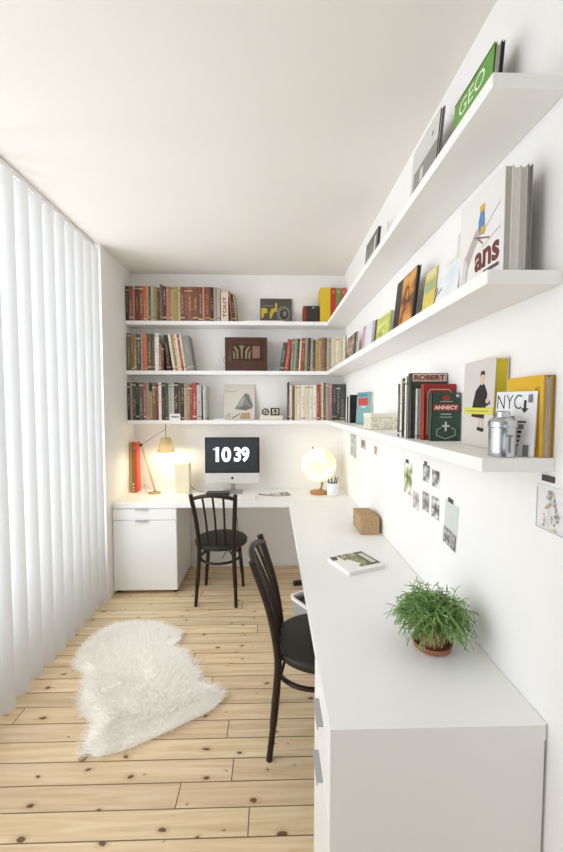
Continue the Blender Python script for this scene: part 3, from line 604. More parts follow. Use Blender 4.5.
b = B(); tube(b, [J + Vector((0, -0.013, 0)), J + Vector((0, 0.013, 0))], 0.012, 12); obj('joint', b, BLACK, lamp, True)
b = B(); tube(b, [T + Vector((0, 0, 0.05)), T + Vector((0, 0, -0.075))], 0.005, 8); obj('stem', b, BR, lamp, True)
SHc = T + Vector((0.0, 0, -0.20))
def shade_mat():
    m = bpy.data.materials.new('shade_fabric'); m.use_nodes = True; nt = m.node_tree; p = nt.nodes['Principled BSDF']
    p.inputs['Base Color'].default_value = srgb('b3aa8c'); p.inputs['Roughness'].default_value = 0.7
    nz = nt.nodes.new('ShaderNodeTexNoise'); nz.inputs['Scale'].default_value = 220; bp = nt.nodes.new('ShaderNodeBump'); bp.inputs['Strength'].default_value = 0.1
    nt.links.new(nz.outputs['Fac'], bp.inputs['Height']); nt.links.new(bp.outputs[0], p.inputs['Normal'])
    tr = nt.nodes.new('ShaderNodeBsdfTranslucent'); tr.inputs[0].default_value = srgb('eadfbc'); mx = nt.nodes.new('ShaderNodeMixShader'); mx.inputs[0].default_value = 0.22
    nt.links.new(p.outputs[0], mx.inputs[1]); nt.links.new(tr.outputs[0], mx.inputs[2]); nt.links.new(mx.outputs[0], nt.nodes['Material Output'].inputs[0]); return m
b = B(); lathe(b, [(0.042, 0.13), (0.076, 0.0), (0.074, 0.0), (0.040, 0.128)], 36, SHc, close=True); sh = obj('lamp_shade', b, shade_mat(), lamp, True)
b = B(); tube(b, [(SHc.x + 0.0765 * math.cos(2 * PI * i / 36), SHc.y + 0.0765 * math.sin(2 * PI * i / 36), SHc.z) for i in range(36)], 0.0022, 6, closed=True); obj('trim', b, BR, sh, True, label='dark rim')
b = B(); lathe(b, [(0, 0.022), (0.014, 0.027), (0.023, 0.045), (0.02, 0.062), (0.01, 0.08), (0, 0.08)], 18, SHc); obj('bulb', b, mat('lit_bulb', 'ffe2ac', 0.4, emit=3.0), lamp, True)
b = B(); tube(b, bez([(0.02, 0.02, 0.012), (0.045, 0.02, 0.006), (-0.03, -0.02, 0.004), (-0.075, -0.01, 0.02), (-0.10, 0.03, 0.075), (-0.095, 0.10, 0.03), (-0.09, 0.17, 0.006)], 6), 0.0022, 6); obj('cord', b, BR, lamp, True)
pl = bpy.data.lights.new('lamp_bulb', 'POINT'); pl.energy = 4.4; pl.color = (1.0, 0.87, 0.58); pl.shadow_soft_size = 0.03
po = bpy.data.objects.new('lamp_bulb', pl); col.objects.link(po); po.location = lamp.location + SHc + Vector((0, 0, 0.012))

rb = thing('ribbed_box', 'pale cream box with fine upright ribs, standing between the desk lamp and the computer', 'box', (-0.80, 3.44, ZD))
b = B(); pts = []
for (ax, ay), (bx_, by) in zip([(-.062, -.05), (.062, -.05), (.062, .05), (-.062, .05)], [(.062, -.05), (.062, .05), (-.062, .05), (-.062, -.05)]):
    for i in range(16):
        t = i / 16; k_ = 1.0 + (0.03 if i % 2 else 0.0); pts.append(((ax + (bx_ - ax) * t) * k_, (ay + (by - ay) * t) * k_))
loft(b, [([(x * 0.98, y * 0.98) for x, y in pts], 0.0005), (pts, 0.01), (pts, 0.26), ([(x * 0.97, y * 0.97) for x, y in pts], 0.267)]); obj('body', b, mat('ribbed_cream', 'ebe5cb', 0.6), rb)
b = B(); tube(b, bez([(0.064, 0, 0.07), (0.09, 0, 0.035), (0.14, -0.01, 0.012), (0.2, -0.02, 0.004)], 6), 0.002, 6); tube(b, bez([(0.064, 0.02, 0.045), (0.1, 0.01, 0.02), (0.17, 0.01, 0.004)], 6), 0.002, 6); obj('cord', b, hexmat('8a7d58'), rb, True)

im = thing('desktop_computer', 'white and silver all-in-one computer showing a large flip clock', 'computer', (-0.352, 3.42, ZD))
AL = mat('pale_aluminium', 'd9d8d4', 0.35, 0.15); IW = 0.245
b = B(); box(b, -IW, IW, -0.012, 0.016, 0.082, 0.178, 0.003); obj('chin', b, AL, im)
b = B(); box(b, -IW, IW, -0.012, 0.016, 0.178, 0.50, 0.004); obj('bezel', b, BLACK, im, label='black screen surround')
b = B(); box(b, -IW + 0.02, IW - 0.02, 0.016, 0.04, 0.10, 0.48, 0.01); obj('back_shell', b, AL, im)
scr = mat('screen_dark', '303237', 0.25, noise=0.08, scale=12, emit=0.35)
b = B(); box(b, -IW + 0.016, IW - 0.016, -0.0128, -0.0118, 0.196, 0.484); sn = obj('screen', b, scr, im)
WE = mat('screen_white', 'f8f8f8', 0.5, noise=0.0, emit=0.7)
for txt, x0 in (('10', -0.148), ('39', 0.016)): lettering(sn, txt, (x0, -0.0128, 0.278), EX, EZ, 0.138, 0.136, WE, 0.038, 0.0006, 'clock_numerals', 0.95)
lettering(sn, 'AM', (-0.172, -0.0128, 0.388), EX, EZ, 0.02, 0.012, WE, 0.01, 0.0006, 'clock_mark')
b = B(); lathe(b, [(0, 0), (0.012, 0), (0.012, 0.001), (0, 0.001)], 20)
for v in b.verts: v.co = Vector((v.co.x, -0.0125 - v.co.z, 0.132 + v.co.y))
obj('emblem', b, BLACK, im, label='small round black mark')
b = B(); box(b, -0.09, 0.09, -0.07, 0.10, 0.0005, 0.007, 0.002); tube(b, [(0, 0.08, 0.005), (0, 0.055, 0.1), (0, 0.036, 0.2)], 0.02, 4); obj('stand', b, METAL, im)
b = B(); box(b, 0, 0.20, 0, 0.10, 0, 0.035, 0.005); o_ = obj('black_dock', b, BLACK); o_.location = (-0.565, 3.23, ZD + 0.0005); tag(o_, 'flat black box on the worktop under the left half of the computer', 'box')
kb = thing('computer_keyboard', 'thin white keyboard on the worktop in front of the computer', 'keyboard', (-0.40, 3.13, ZD + 0.0005), (0, 0, rad(-3)))
b = B(); box(b, 0, 0.27, 0, 0.11, 0, 0.008, 0.002); obj('tray', b, AL, kb)
b = B()
for r_ in range(5):
    for c_ in range(13): box(b, 0.008 + c_ * 0.0197, 0.025 + c_ * 0.0197, 0.007 + r_ * 0.0197, 0.024 + r_ * 0.0197, 0.008, 0.0105)
obj('keys', b, WHITEP, kb)
pn = thing('ballpoint_pen', 'slim brown pen lying right of the keyboard', 'pen', (-0.10, 3.31, ZD + 0.005), (0, 0, rad(-20)))
b = B(); tube(b, [(0, 0, 0), (0.09, 0, 0), (0.105, 0, 0), (0.113, 0, 0)], [0.0045, 0.0045, 0.0035, 0.001], 8); obj('barrel', b, hexmat('8a7250'), pn, True)
b = B(); tube(b, [(-0.012, 0, 0), (0, 0, 0)], 0.0047, 8); obj('cap', b, BLACK, pn, True)
lf = thing('leaflet', 'folded grey leaflet lying between the keyboard and the globe', 'leaflet', (0.01, 3.24, ZD), (0, 0, rad(12)))
b = B(); box(b, 0, 0.085, 0, 0.12, 0.0005, 0.003); obj('left_page', b, print_mat('leaflet_print', ['e6e2da', 'bdb9b0', '7d7a74'], 18), lf)
b = B(); prism(b, [(0.085, 0), (0.165, 0.01), (0.165, 0.13), (0.085, 0.12)], 0.0005, 0.006); obj('right_page', b, print_mat('leaflet_print_dark', ['d8d4cc', '8a8680', '4c4a48'], 22), lf)

gl = thing('illuminated_globe', 'lit cream globe on a wooden foot in the corner of the worktop', 'globe', (0.425, 3.36, ZD))
def globe_mat():
    m = bpy.data.materials.new('lit_globe'); m.use_nodes = True; nt = m.node_tree; p = nt.nodes['Principled BSDF']
    tc = nt.nodes.new('ShaderNodeTexCoord'); nz = nt.nodes.new('ShaderNodeTexNoise'); nz.inputs['Scale'].default_value = 7.5; nz.inputs['Detail'].default_value = 5
    cr = nt.nodes.new('ShaderNodeValToRGB'); e_ = cr.color_ramp.elements; e_[0].position = 0.51; e_[0].color = srgb('fff4d4'); e_[1].position = 0.54; e_[1].color = srgb('e6dcb0')
    nt.links.new(tc.outputs['Object'], nz.inputs['Vector']); nt.links.new(nz.outputs['Fac'], cr.inputs['Fac']); nt.links.new(cr.outputs[0], p.inputs['Base Color']); nt.links.new(cr.outputs[0], p.inputs['Emission Color'])
    p.inputs['Emission Strength'].default_value = 0.58; p.inputs['Roughness'].default_value = 0.35; return m
gc = Vector((0, 0, 0.258)); R_ = 0.153
b = B(); bmesh.ops.create_uvsphere(b, u_segments=40, v_segments=24, radius=R_, matrix=Matrix.Translation(gc) @ Matrix.Rotation(rad(23), 4, 'Y')); obj('sphere', b, globe_mat(), gl, True)
ax = Vector((math.sin(rad(-20)), 0, math.cos(rad(-20))))
b = B(); tube(b, [gc + ax * R_ * 0.98, gc + ax * (R_ + 0.02)], [0.008, 0.005], 10); obj('axis_pin', b, mat('old_gold', '9a8a4c', 0.35, 0.6), gl, True)
b = B(); lathe(b, [(0, 0.0005), (0.078, 0.0005), (0.08, 0.008), (0.076, 0.022), (0.05, 0.03), (0, 0.03)], 32); obj('foot', b, mat('globe_wood', 'b07a3c', 0.4, noise=0.2), gl, True, label='round brown wooden foot')
b = B(); tube(b, [(0.015, 0, 0.028), (0.025, 0, 0.06), (0.032, 0, 0.118)], [0.012, 0.008, 0.014], 12); obj('neck', b, mat('old_gold', '9a8a4c'), gl, True)
gp = bpy.data.lights.new('globe_bulb', 'POINT'); gp.energy = 0.0; gp.color = (1, 0.9, 0.65)
cu_ = thing('pencil_cup', 'white pencil cup standing beside the globe', 'cup', (0.537, 3.29, ZD + 0.0005))
b = B(); lathe(b, [(0, 0), (0.042, 0), (0.048, 0.005), (0.052, 0.11), (0.049, 0.11), (0.045, 0.008), (0, 0.006)], 28); obj('body', b, LAC, cu_, True)
PEN = [(-0.02, 0.01, -0.035, 0.158, '2a2826'), (0.012, -0.01, 0.02, 0.165, '3a332c'), (0.0, 0.02, -0.008, 0.15, '55504a'), (0.022, 0.012, 0.042, 0.155, '2e3030')]
PW = ['black pencil leaning left in the white cup by the globe', 'brown-black pencil, tallest in the white cup by the globe', 'grey pencil in the middle of the white cup by the globe', 'charcoal pencil leaning right in the white cup by the globe']
for (x, y, dx, h, hx), lb in zip(PEN, PW):
    p_ = thing('pencil', lb, 'pencil', (0.537, 3.29, ZD + 0.009), group='pencils in the white cup')
    b = B(); tube(b, [(x * 0.6, y * 0.6, 0), (x + dx * 0.55, y, h * 0.92)], 0.005, 6); obj('shaft', b, hexmat(hx), p_)
    b = B(); tube(b, [(x + dx * 0.55, y, h * 0.92), (x + dx * 0.62, y, h)], [0.005, 0.001], 6); obj('tip', b, hexmat('c9a878'), p_)

# ------------------------------------------------------------------ on the right worktop
wb = thing('cork_box', 'brown woven box with a small hole standing by the wall on the right worktop', 'box', (0.541, 2.25, ZD + 0.0005))
def weave():
    m = bpy.data.materials.new('woven_cork'); m.use_nodes = True; nt = m.node_tree; p = nt.nodes['Principled BSDF']
    tc = nt.nodes.new('ShaderNodeTexCoord'); v = nt.nodes.new('ShaderNodeTexVoronoi'); v.inputs['Scale'].default_value = 150
    cr = nt.nodes.new('ShaderNodeValToRGB'); e_ = cr.color_ramp.elements; e_[0].position = 0.1; e_[0].color = srgb('8a6c48'); e_[1].position = 0.6; e_[1].color = srgb('b39770')
    nt.links.new(tc.outputs['Object'], v.inputs['Vector']); nt.links.new(v.outputs['Distance'], cr.inputs['Fac']); nt.links.new(cr.outputs[0], p.inputs['Base Color']); p.inputs['Roughness'].default_value = 0.8
    return m
b = B(); box(b, 0, 0.114, 0, 0.225, 0, 0.106, 0.004, 2); obj('body', b, weave(), wb)
b = B(); tube(b, [(-0.0006, 0.185, 0.06), (0.002, 0.185, 0.06)], 0.011, 14); obj('hole', b, BLACK, wb, label='small dark round hole')
mg = thing('magazine', 'thick white magazine with a green landscape cover lying on the right worktop', 'magazine', (0.356, 1.688, ZD + 0.0005), (0, 0, rad(23)))
b = B(); box(b, 0, 0.205, 0, 0.19, 0, 0.0012); box(b, 0, 0.205, 0, 0.19, 0.0185, 0.02); box(b, 0, 0.002, 0, 0.19, 0.0012, 0.0185); obj('cover', b, WHITEP, mg)
b = B(); box(b, 0.002, 0.203, 0.001, 0.189, 0.0012, 0.0185); obj('page_block', b, mat('magazine_pages', 'e2e1dd', 0.8), mg)
gA, gB_, gC = print_mat('landscape', ['5d6448', '8d9068', 'b9b690'], 30), hexmat('5b5a50'), hexmat('c9cdb8')
art('cover_art', mg, (0, 0, 0.02), EX, (0, 1, 0), [([(0.09, 0.03), (0.203, 0.03), (0.203, 0.188), (0.05, 0.188), (0.055, 0.13)], gA), ([(0.15, 0.03), (0.203, 0.03), (0.203, 0.188), (0.15, 0.188)], gB_), (rect(0.162, 0.05, 0.03, 0.115), gC), ([(0.0, 0.14), (0.03, 0.14), (0.045, 0.18), (0.01, 0.185)], gB_), ([(0.03, 0.02), (0.11, 0.06), (0.075, 0.13), (0.04, 0.10)], WHITEP)])

pt = thing('potted_plant', 'bushy green trailing plant in a terracotta pot on the right worktop', 'plant', (0.52, 1.180, ZD + 0.0005))
TC = mat('terracotta', '9c6a50', 0.8, noise=0.12, scale=40)
b = B(); lathe(b, [(0, 0), (0.048, 0), (0.057, 0.004), (0.062, 0.022), (0.058, 0.022), (0.05, 0.008), (0, 0.006)], 36); obj('saucer', b, TC, pt, True)
b = B(); lathe(b, [(0, 0.0065), (0.036, 0.0065), (0.049, 0.085), (0.053, 0.085), (0.053, 0.105), (0.048, 0.105), (0.045, 0.09), (0, 0.09)], 36); obj('pot', b, TC, pt, True)
b = B(); lathe(b, [(0, 0.091), (0.0445, 0.091), (0.04, 0.097), (0, 0.099)], 24); obj('soil', b, mat('potting_soil', '3a2c20', 0.95, noise=0.4, scale=120), pt, True)
rp = random.Random(11); b = B()
def stem(p, d, L_, r0, depth):
    n_ = 5; pts = [p.copy()]; cur = p.copy(); dd_ = d.copy()
    for i in range(n_):
        dd_ = (dd_ + Vector((rp.gauss(0, 0.16), rp.gauss(0, 0.16), -0.12 * (1.2 if depth else 0.6) + rp.gauss(0, 0.1)))).normalized(); cur = cur + dd_ * L_ / n_
        if cur.x > XR - 0.52 - 0.006: cur.x = XR - 0.52 - 0.006
        if cur.z < 0.035: cur.z = 0.035
        pts.append(cur.copy())
    if min(abs(q_.length) for q_ in pts) >= 0:
        tube(b, pts, [r0] * n_ + [r0 * 0.6], 4, cap=False)
    if depth < 2:
        for _ in range(rp.choice([1, 2, 2])):
            d2 = (dd_ + Vector((rp.gauss(0, 0.55), rp.gauss(0, 0.55), rp.gauss(0.02, 0.35)))).normalized(); stem(pts[-1], d2, L_ * rp.uniform(0.55, 0.85), r0 * 0.9, depth + 1)
for i in range(470):
    a_ = rp.uniform(0, 2 * PI); r_ = 0.038 * math.sqrt(rp.random()); el = rp.uniform(0.0, 1.35)
    d = Vector((math.cos(a_) * math.cos(el), math.sin(a_) * math.cos(el), math.sin(el) + 0.1)).normalized()
    stem(Vector((r_ * math.cos(a_), r_ * math.sin(a_), 0.097)), d, rp.uniform(0.036, 0.056), 0.0016, 0)
for i in range(14):
    a_ = rp.uniform(0, 2 * PI); d = Vector((math.cos(a_), math.sin(a_), 0.15)).normalized()
    stem(Vector((0.05 * math.cos(a_), 0.05 * math.sin(a_), 0.106)), d, rp.uniform(0.022, 0.036), 0.0015, 0)
def leaf_mat():
    m = bpy.data.materials.new('stem_green'); m.use_nodes = True; nt = m.node_tree; p = nt.nodes['Principled BSDF']
    tc = nt.nodes.new('ShaderNodeTexCoord'); nz = nt.nodes.new('ShaderNodeTexNoise'); nz.inputs['Scale'].default_value = 28; nz.inputs['Detail'].default_value = 4
    cr = nt.nodes.new('ShaderNodeValToRGB'); e_ = cr.color_ramp.elements; e_[0].position = 0.32; e_[0].color = srgb('4a6c36'); e_[1].position = 0.68; e_[1].color = srgb('93b566')
    nt.links.new(tc.outputs['Object'], nz.inputs['Vector']); nt.links.new(nz.outputs['Fac'], cr.inputs['Fac']); nt.links.new(cr.outputs[0], p.inputs['Base Color']); p.inputs['Roughness'].default_value = 0.5; return m
fo = obj('foliage', b, leaf_mat(), pt, True)

# ------------------------------------------------------------------ right wall: lowest shelf
NX = -PI / 2      # covers turned towards the room
GL = 'books standing across the lowest right shelf'
def cross_book(label, t, d, h, hexc, y_near, xs, m=None):
    """book standing across the shelf: spine to the room, near cover towards the camera"""
    return spine_book(label, t, d, h, hexc, (xs, y_near + t, Z1 + 0.0005), (0, 0, NX), GL, m=m)
y = 1.565
for lb, t, d, h, hx, xs in [('dark olive spined book, farthest of the row behind the green guide', 0.026, 0.14, 0.215, '4a4a3e', 0.524), ('white spined book, second of the row behind the green guide', 0.022, 0.14, 0.232, 'dedad0', 0.524), ('black spined book, third of the row behind the green guide', 0.022, 0.14, 0.235, '2a2827', 0.526), ('slim white book just behind the tall ROBERT book', 0.016, 0.14, 0.24, 'e4e1da', 0.528)]:
    cross_book(lb, t, d, h, hx, y - t, xs); y -= t + 0.001
XW = XR - 0.006
rob = cross_book('tall black book headed ROBERT in red, behind the red book', 0.035, 0.139, 0.25, '2f312e', y - 0.035, 0.534, m=mat('robert_cover', '3a3c38', 0.45, noise=0.3, scale=25)); y -= 0.036
# cover towards the camera is the +x side of the book: its right axis there is +y, its normal +x
art('cover_art', rob, (0.035, 0, 0), (0, 1, 0), EZ, [(rect(0.004, 0.218, 0.132, 0.03), hexmat('c9bfae')), ([(0.02, 0.03), (0.1, 0.02), (0.12, 0.12), (0.07, 0.19), (0.03, 0.13)], hexmat('565a54')), ([(0.05, 0.05), (0.08, 0.05), (0.09, 0.12), (0.06, 0.14)], hexmat('23241f'))])
lettering(rob, 'ROBERT', (0.0368, 0.01, 0.223), (0, 1, 0), EZ, 0.118, 0.02, hexmat('8a2f28'), 0.03, 0.0006)
cross_book('pale green-grey book just behind the red book', 0.02, 0.12, 0.19, 'b5bcae', y - 0.02, 0.55); y -= 0.021
red = cross_book('red book with a cream outline, between the ROBERT book and the green guide', 0.032, 0.118, 0.205, '8f2c24', 1.372, 0.556, m=mat('red_cover', '98312a', 0.45))
crm = hexmat('d8c0aa')
art('cover_art', red, (0.032, 0, 0), (0, 1, 0), EZ, [(rect(0.012, 0.02, 0.003, 0.15), crm), (rect(0.100, 0.02, 0.003, 0.15), crm), (rect(0.022, 0.183, 0.072, 0.003), crm), (line((0.0135, 0.17), (0.023, 0.1845), 0.003), crm), (line((0.1015, 0.17), (0.093, 0.1845), 0.003), crm)])
ann = cross_book('green guide book titled ANNECY, nearest of its row on the lowest shelf', 0.026, 0.104, 0.172, '2f4a3c', 1.330, 0.566, m=mat('annecy_green', '33493c', 0.45))
RD, LG = hexmat('a8332c'), hexmat('c6cbbb'); AO = (0.026, 0, 0); AX = (0, 1, 0)
art('cover_art', ann, AO, AX, EZ, [(rect(0.006, 0.108, 0.092, 0.022), RD), (ell(0.052, 0.152, 0.014, 0.009, 12), RD), (ell(0.093, 0.161, 0.006, 0.006, 12), LG), (rect(0.034, 0.094, 0.036, 0.003), LG), (rect(0.03, 0.084, 0.044, 0.002), LG), (rect(0.049, 0.035, 0.007, 0.034), LG), (rect(0.039, 0.05, 0.027, 0.007), LG)]
    + [(q_, LG) for q_ in [line((0.02, 0.02), (0.052, 0.008), 0.002), line((0.052, 0.008), (0.086, 0.02), 0.002), line((0.086, 0.02), (0.086, 0.04), 0.002), line((0.02, 0.02), (0.02, 0.04), 0.002), line((0.02, 0.04), (0.036, 0.048), 0.002), line((0.086, 0.04), (0.07, 0.048), 0.002), line((0.03, 0.14), (0.075, 0.14), 0.002)]])
lettering(ann, 'ANNECY', (0.0272, 0.01, 0.112), AX, EZ, 0.084, 0.014, hexmat('f0e6d8'), 0.03, 0.0006)

# fashion book
fsh = cover_book('book', 'tall pale grey book with a drawn woman in a black coat and a yellow band', 'book', 0.172, 0.262, 0.038, mat('fashion_cover', 'cfcac4', 0.5, noise=0.02), (0.628, 1.235, Z1), NX, 1.5, edge_m=mat('yellow_pages', 'cdbb26', 0.6), spine='left')
bl, sk, yb = hexmat('2b2724'), hexmat('d8b9a2'), hexmat('d2cc5a')
art('cover_art', fsh, (0, 0, 0), EX, EZ, [([(0.055, 0.09), (0.125, 0.085), (0.132, 0.12), (0.138, 0.16), (0.12, 0.188), (0.098, 0.188), (0.074, 0.17), (0.06, 0.13)], bl), ([(0.13, 0.12), (0.155, 0.13), (0.15, 0.14), (0.125, 0.15)], bl), (ell(0.108, 0.205, 0.012, 0.016, 14), sk), ([(0.094, 0.21), (0.1, 0.228), (0.117, 0.228), (0.123, 0.212), (0.115, 0.218), (0.1, 0.216)], bl), (rect(0.103, 0.186, 0.01, 0.008), sk),
    (ell(0.14, 0.138, 0.01, 0.008, 8), sk), ([(0.098, 0.055), (0.105, 0.055), (0.106, 0.085), (0.096, 0.085)], sk), ([(0.115, 0.055), (0.122, 0.055), (0.124, 0.085), (0.115, 0.085)], sk), ([(0.09, 0.05), (0.125, 0.045), (0.13, 0.056), (0.095, 0.06)], bl), (rect(0.012, 0.098, 0.16, 0.02), yb), (rect(0.03, 0.106, 0.12, 0.003), hexmat('a59f40'))])
GY = 'books leaning along the wall at the near shelf end'
e = cover_book('book', 'bright yellow book behind the NYC guide at the near shelf end', 'book', 0.138, 0.198, 0.007, mat('yellow_cover', 'd9ae2e', 0.5), (0.646, 1.026, Z1), NX, 0, GY)
art('cover_art', e, (0, 0, 0), EX, EZ, [(rect(0.11, 0.14, 0.012, 0.03), hexmat('b98f22')), (rect(0.125, 0.02, 0.002, 0.15), hexmat('b98f22'))])
cover_book('book', 'thick pale lilac-grey book between the yellow book and the tan one', 'book', 0.134, 0.193, 0.009, mat('lilac_cover', 'bcb4b0', 0.6), (0.6545, 1.022, Z1), NX, 0, GY, edge_m=mat('lilac_pages', 'c9c2bd', 0.8))
cover_book('book', 'slim tan-yellow book against the wall at the near shelf end', 'book', 0.138, 0.198, 0.010, mat('tan_cover', 'a88434', 0.6), (0.664, 1.026, Z1), NX, 0, GY, edge_m=mat('tan_pages', 'cdb25e', 0.8))
ny = cover_book('guide_book', 'white guide book lettered NYC leaning behind the tin', 'book', 0.095, 0.16, 0.008, mat('nyc_cover', 'e6e6e6', 0.5, noise=0.02), (0.577, 0.972, Z1), math.atan2(-0.835, 0.55), 6)
bk = hexmat('242424'); gk = hexmat('77777a')
lettering(ny, 'NYC', (0.003, 0, 0.116), EX, EZ, 0.058, 0.036, bk, -0.012, 0.0006)
art('cover_art', ny, (0, 0, 0), EX, EZ, [(rect(0.066, 0.118, 0.006, 0.02), bk), ([(0.060, 0.118), (0.078, 0.118), (0.069, 0.106)], bk), ([(0.005, 0.098), (0.045, 0.098), (0.05, 0.09), (0.03, 0.088), (0.028, 0.078), (0.02, 0.078)], bk), (rect(0.04, 0.066, 0.03, 0.012), gk), (rect(0.045, 0.082, 0.03, 0.004), bk)]
    + [(rect(0.032 + 0.002 * i, 0.012 + 0.011 * i, 0.026, 0.006), bk) for i in range(5)] + [(rect(0.072, 0.0, 0.013, 0.028), gk), (rect(0.076, 0.132, 0.009, 0.02), gk), ([(0.005, 0.004), (0.03, 0.004), (0.03, 0.03), (0.005, 0.02)], hexmat('b59a62')), (rect(0.008, 0.034, 0.02, 0.03), bk)])
tn = thing('metal_tin', 'small shiny silver tin with a domed lid at the near shelf end', 'tin', (0.5685, 0.9175, Z1 + 0.0005))
TIN = mat('tinplate', 'c4c7ca', 0.22, 1.0, noise=0.05, scale=60)
b = B(); lathe(b, [(0, 0), (0.030, 0), (0.0305, 0.002), (0.0305, 0.070), (0.0295, 0.072), (0, 0.072)], 40); obj('body', b, TIN, tn, True)
b = B(); lathe(b, [(0.0295, 0.0722), (0.0325, 0.0722), (0.0325, 0.083), (0.029, 0.090), (0.021, 0.095), (0.0165, 0.0965), (0.016, 0.108), (0.012, 0.112), (0, 0.112)], 40); obj('lid', b, TIN, tn, True)
art('embossing', tn, (0, -0.0308, 0), EX, EZ, [(rect(-0.003, 0.012, 0.006, 0.04), GREYC), (rect(-0.007, 0.05, 0.014, 0.005), GREYC)], lift=0.0002, label='grey printed mark')
# far end of the lowest right shelf
GF = 'books near the corner on the lowest right shelf'
y = 3.06
for i, (hx, t, h, lb) in enumerate([('1f1f20', 0.05, 0.185, 'black book, farthest of the upright group left of the teal book'), ('e6e3dd', 0.035, 0.185, 'white book between two black ones left of the teal book'), ('232324', 0.06, 0.2, 'wide black book in the middle left of the teal book'), ('e9e6e0', 0.03, 0.2, 'white book, nearest white one left of the teal book'), ('1c1c1d', 0.05, 0.21, 'black book right beside the teal book')]):
    spine_book(lb, t, 0.075, h, hx, (0.592, y, Z1 + 0.0005), (0, 0, NX), GF, m=mat('plain_' + hx, hx, 0.5)); y -= t + 0.004
te = cover_book('book', 'teal book with red title lettering standing near the corner', 'book', 0.175, 0.22, 0.022, mat('teal_cover', '7aa3a4', 0.5), (0.596, 2.665, Z1), math.atan2(-0.95, 0.31), 3)
art('cover_art', te, (0, 0, 0), EX, EZ, [(rect(0.02, 0.13, 0.12, 0.05), hexmat('c04a3c')), (rect(0.06, 0.115, 0.06, 0.008), hexmat('c9dcd8')), (rect(0.01, 0.19, 0.12, 0.02), hexmat('5a86a2'))])
tb = thing('patterned_box', 'cream patterned box with a folded-back lid on the lowest right shelf', 'box', (0.525, 1.985, Z1 + 0.0005))
PB = print_mat('cream_pattern', ['b9b49c', 'd5d0ba', 'e6e2d4'], 70)
b = B(); box(b, 0, 0.14, 0, 0.16, 0, 0.066, 0.001); obj('body', b, PB, tb)
b = B(); box(b, -0.002, 0.142, -0.002, 0.162, 0.066, 0.086, 0.001); obj('lid', b, mat('cream_lid', 'dedacd', 0.6), tb)

# ------------------------------------------------------------------ right wall: middle shelf
GM = 'covers displayed along the middle right shelf'
def lean_book(name, label, cat, w_, h_, t, m, x, y_far, z, lean=6, edge=None, group=GM): return cover_book(name, label, cat, w_, h_, t, m, (x, y_far, z), NX, lean, group, edge_m=edge)
ja = lean_book('magazine', 'thick white magazine titled ans with a small figure on its cover, at the near end', 'magazine', 0.215, 0.268, 0.02, mat('ans_cover', 'e4e2df', 0.5, noise=0.02), 0.566, 1.148, Z2, 0, mat('mag_edges', 'b5b2ab', 0.8, noise=0.2, scale=300))
b1, b2, b3, b4 = hexmat('5b87b5'), hexmat('d0ae3a'), hexmat('7a5a48'), hexmat('b8aaa4')
lettering(ja, 'ans', (0.085, 0, 0.052), EX, EZ, 0.115, 0.05, hexmat('6f3a30'), 0.035, 0.0006)
art('cover_art', ja, (0, 0, 0), EX, EZ, [([(0.10, 0.15), (0.128, 0.142), (0.132, 0.165), (0.128, 0.21), (0.112, 0.215), (0.1, 0.185)], b1), (rect(0.106, 0.205, 0.024, 0.018), b2), (rect(0.112, 0.145, 0.022, 0.02), b2), ([(0.03, 0.11), (0.085, 0.165), (0.1, 0.17), (0.11, 0.145), (0.08, 0.12), (0.05, 0.08)], b4), (line((0.08, 0.15), (0.155, 0.122), 0.004), b3), (line((0.1, 0.14), (0.125, 0.118), 0.004), b3), (line((0.125, 0.15), (0.2, 0.19), 0.002), b4), (line((0.12, 0.11), (0.2, 0.13), 0.002), b4), (rect(0.13, 0.036, 0.07, 0.009), hexmat('5a4a46')), ([(0.0, 0.0), (0.03, 0.0), (0.05, 0.09), (0.03, 0.12)], hexmat('d0cdca'))])
for i, (t, hx, lb) in enumerate([(0.018, 'dcdad4', 'white magazine directly behind the one titled ans'), (0.016, 'c5c2ba', 'light grey magazine second behind the one titled ans'), (0.012, '8d8a84', 'dark grey magazine nearest the wall behind the one titled ans')]):
    lean_book('magazine', lb, 'magazine', 0.213, 0.266 + 0.004 * (i == 2), t, mat('mag_' + hx, hx, 0.6), 0.5872 + sum([0.019, 0.017, 0.013][:i]), 1.147, Z2, 0, mat('mag_edge_' + hx, hx, 0.8, noise=0.25, scale=300), 'magazines at the near end of the middle shelf')
lean_book('paper_card', 'curled pale card standing just left of the thick magazines', 'card', 0.07, 0.235, 0.004, mat('pale_card', 'd5d3d0', 0.6), 0.585, 1.235, Z2, 4)
pb = lean_book('paper_card', 'large pale blue-white card between the yellow card and the thick magazines', 'card', 0.16, 0.15, 0.004, print_mat('pale_blue_print', ['d2dce4', 'e2e4e4', 'e8e7e5'], 14), 0.575, 1.35, Z2, 6)
art('cover_art', pb, (0, 0, 0), EX, EZ, [([(0.0, 0.06), (0.012, 0.075), (0.012, 0.10), (0.0, 0.10)], gk), ([(0.018, 0.07), (0.045, 0.085), (0.045, 0.092), (0.018, 0.08)], gk)])
ye = lean_book('paper_card', 'yellow and green printed card right of the orange and black cover', 'card', 0.105, 0.188, 0.004, print_mat('yellow_print', ['d9b93e', 'd6c46c', 'c9b070'], 22), 0.575, 1.47, Z2, 6)
art('cover_art', ye, (0, 0, 0), EX, EZ, [(rect(0.01, 0.11, 0.085, 0.04), hexmat('9fae82')), (rect(0.015, 0.16, 0.08, 0.03), hexmat('d9cf9a'))])
ko = lean_book('album_cover', 'black album with an orange panel and dark figure on the middle right shelf', 'album', 0.255, 0.262, 0.012, mat('album_black', '2e2926', 0.4), 0.572, 1.815, Z2, 6, mat('album_edge', '3a3532', 0.6))
oa, ob, oc = hexmat('c98a3c'), hexmat('8a5a30'), hexmat('3a2a20')
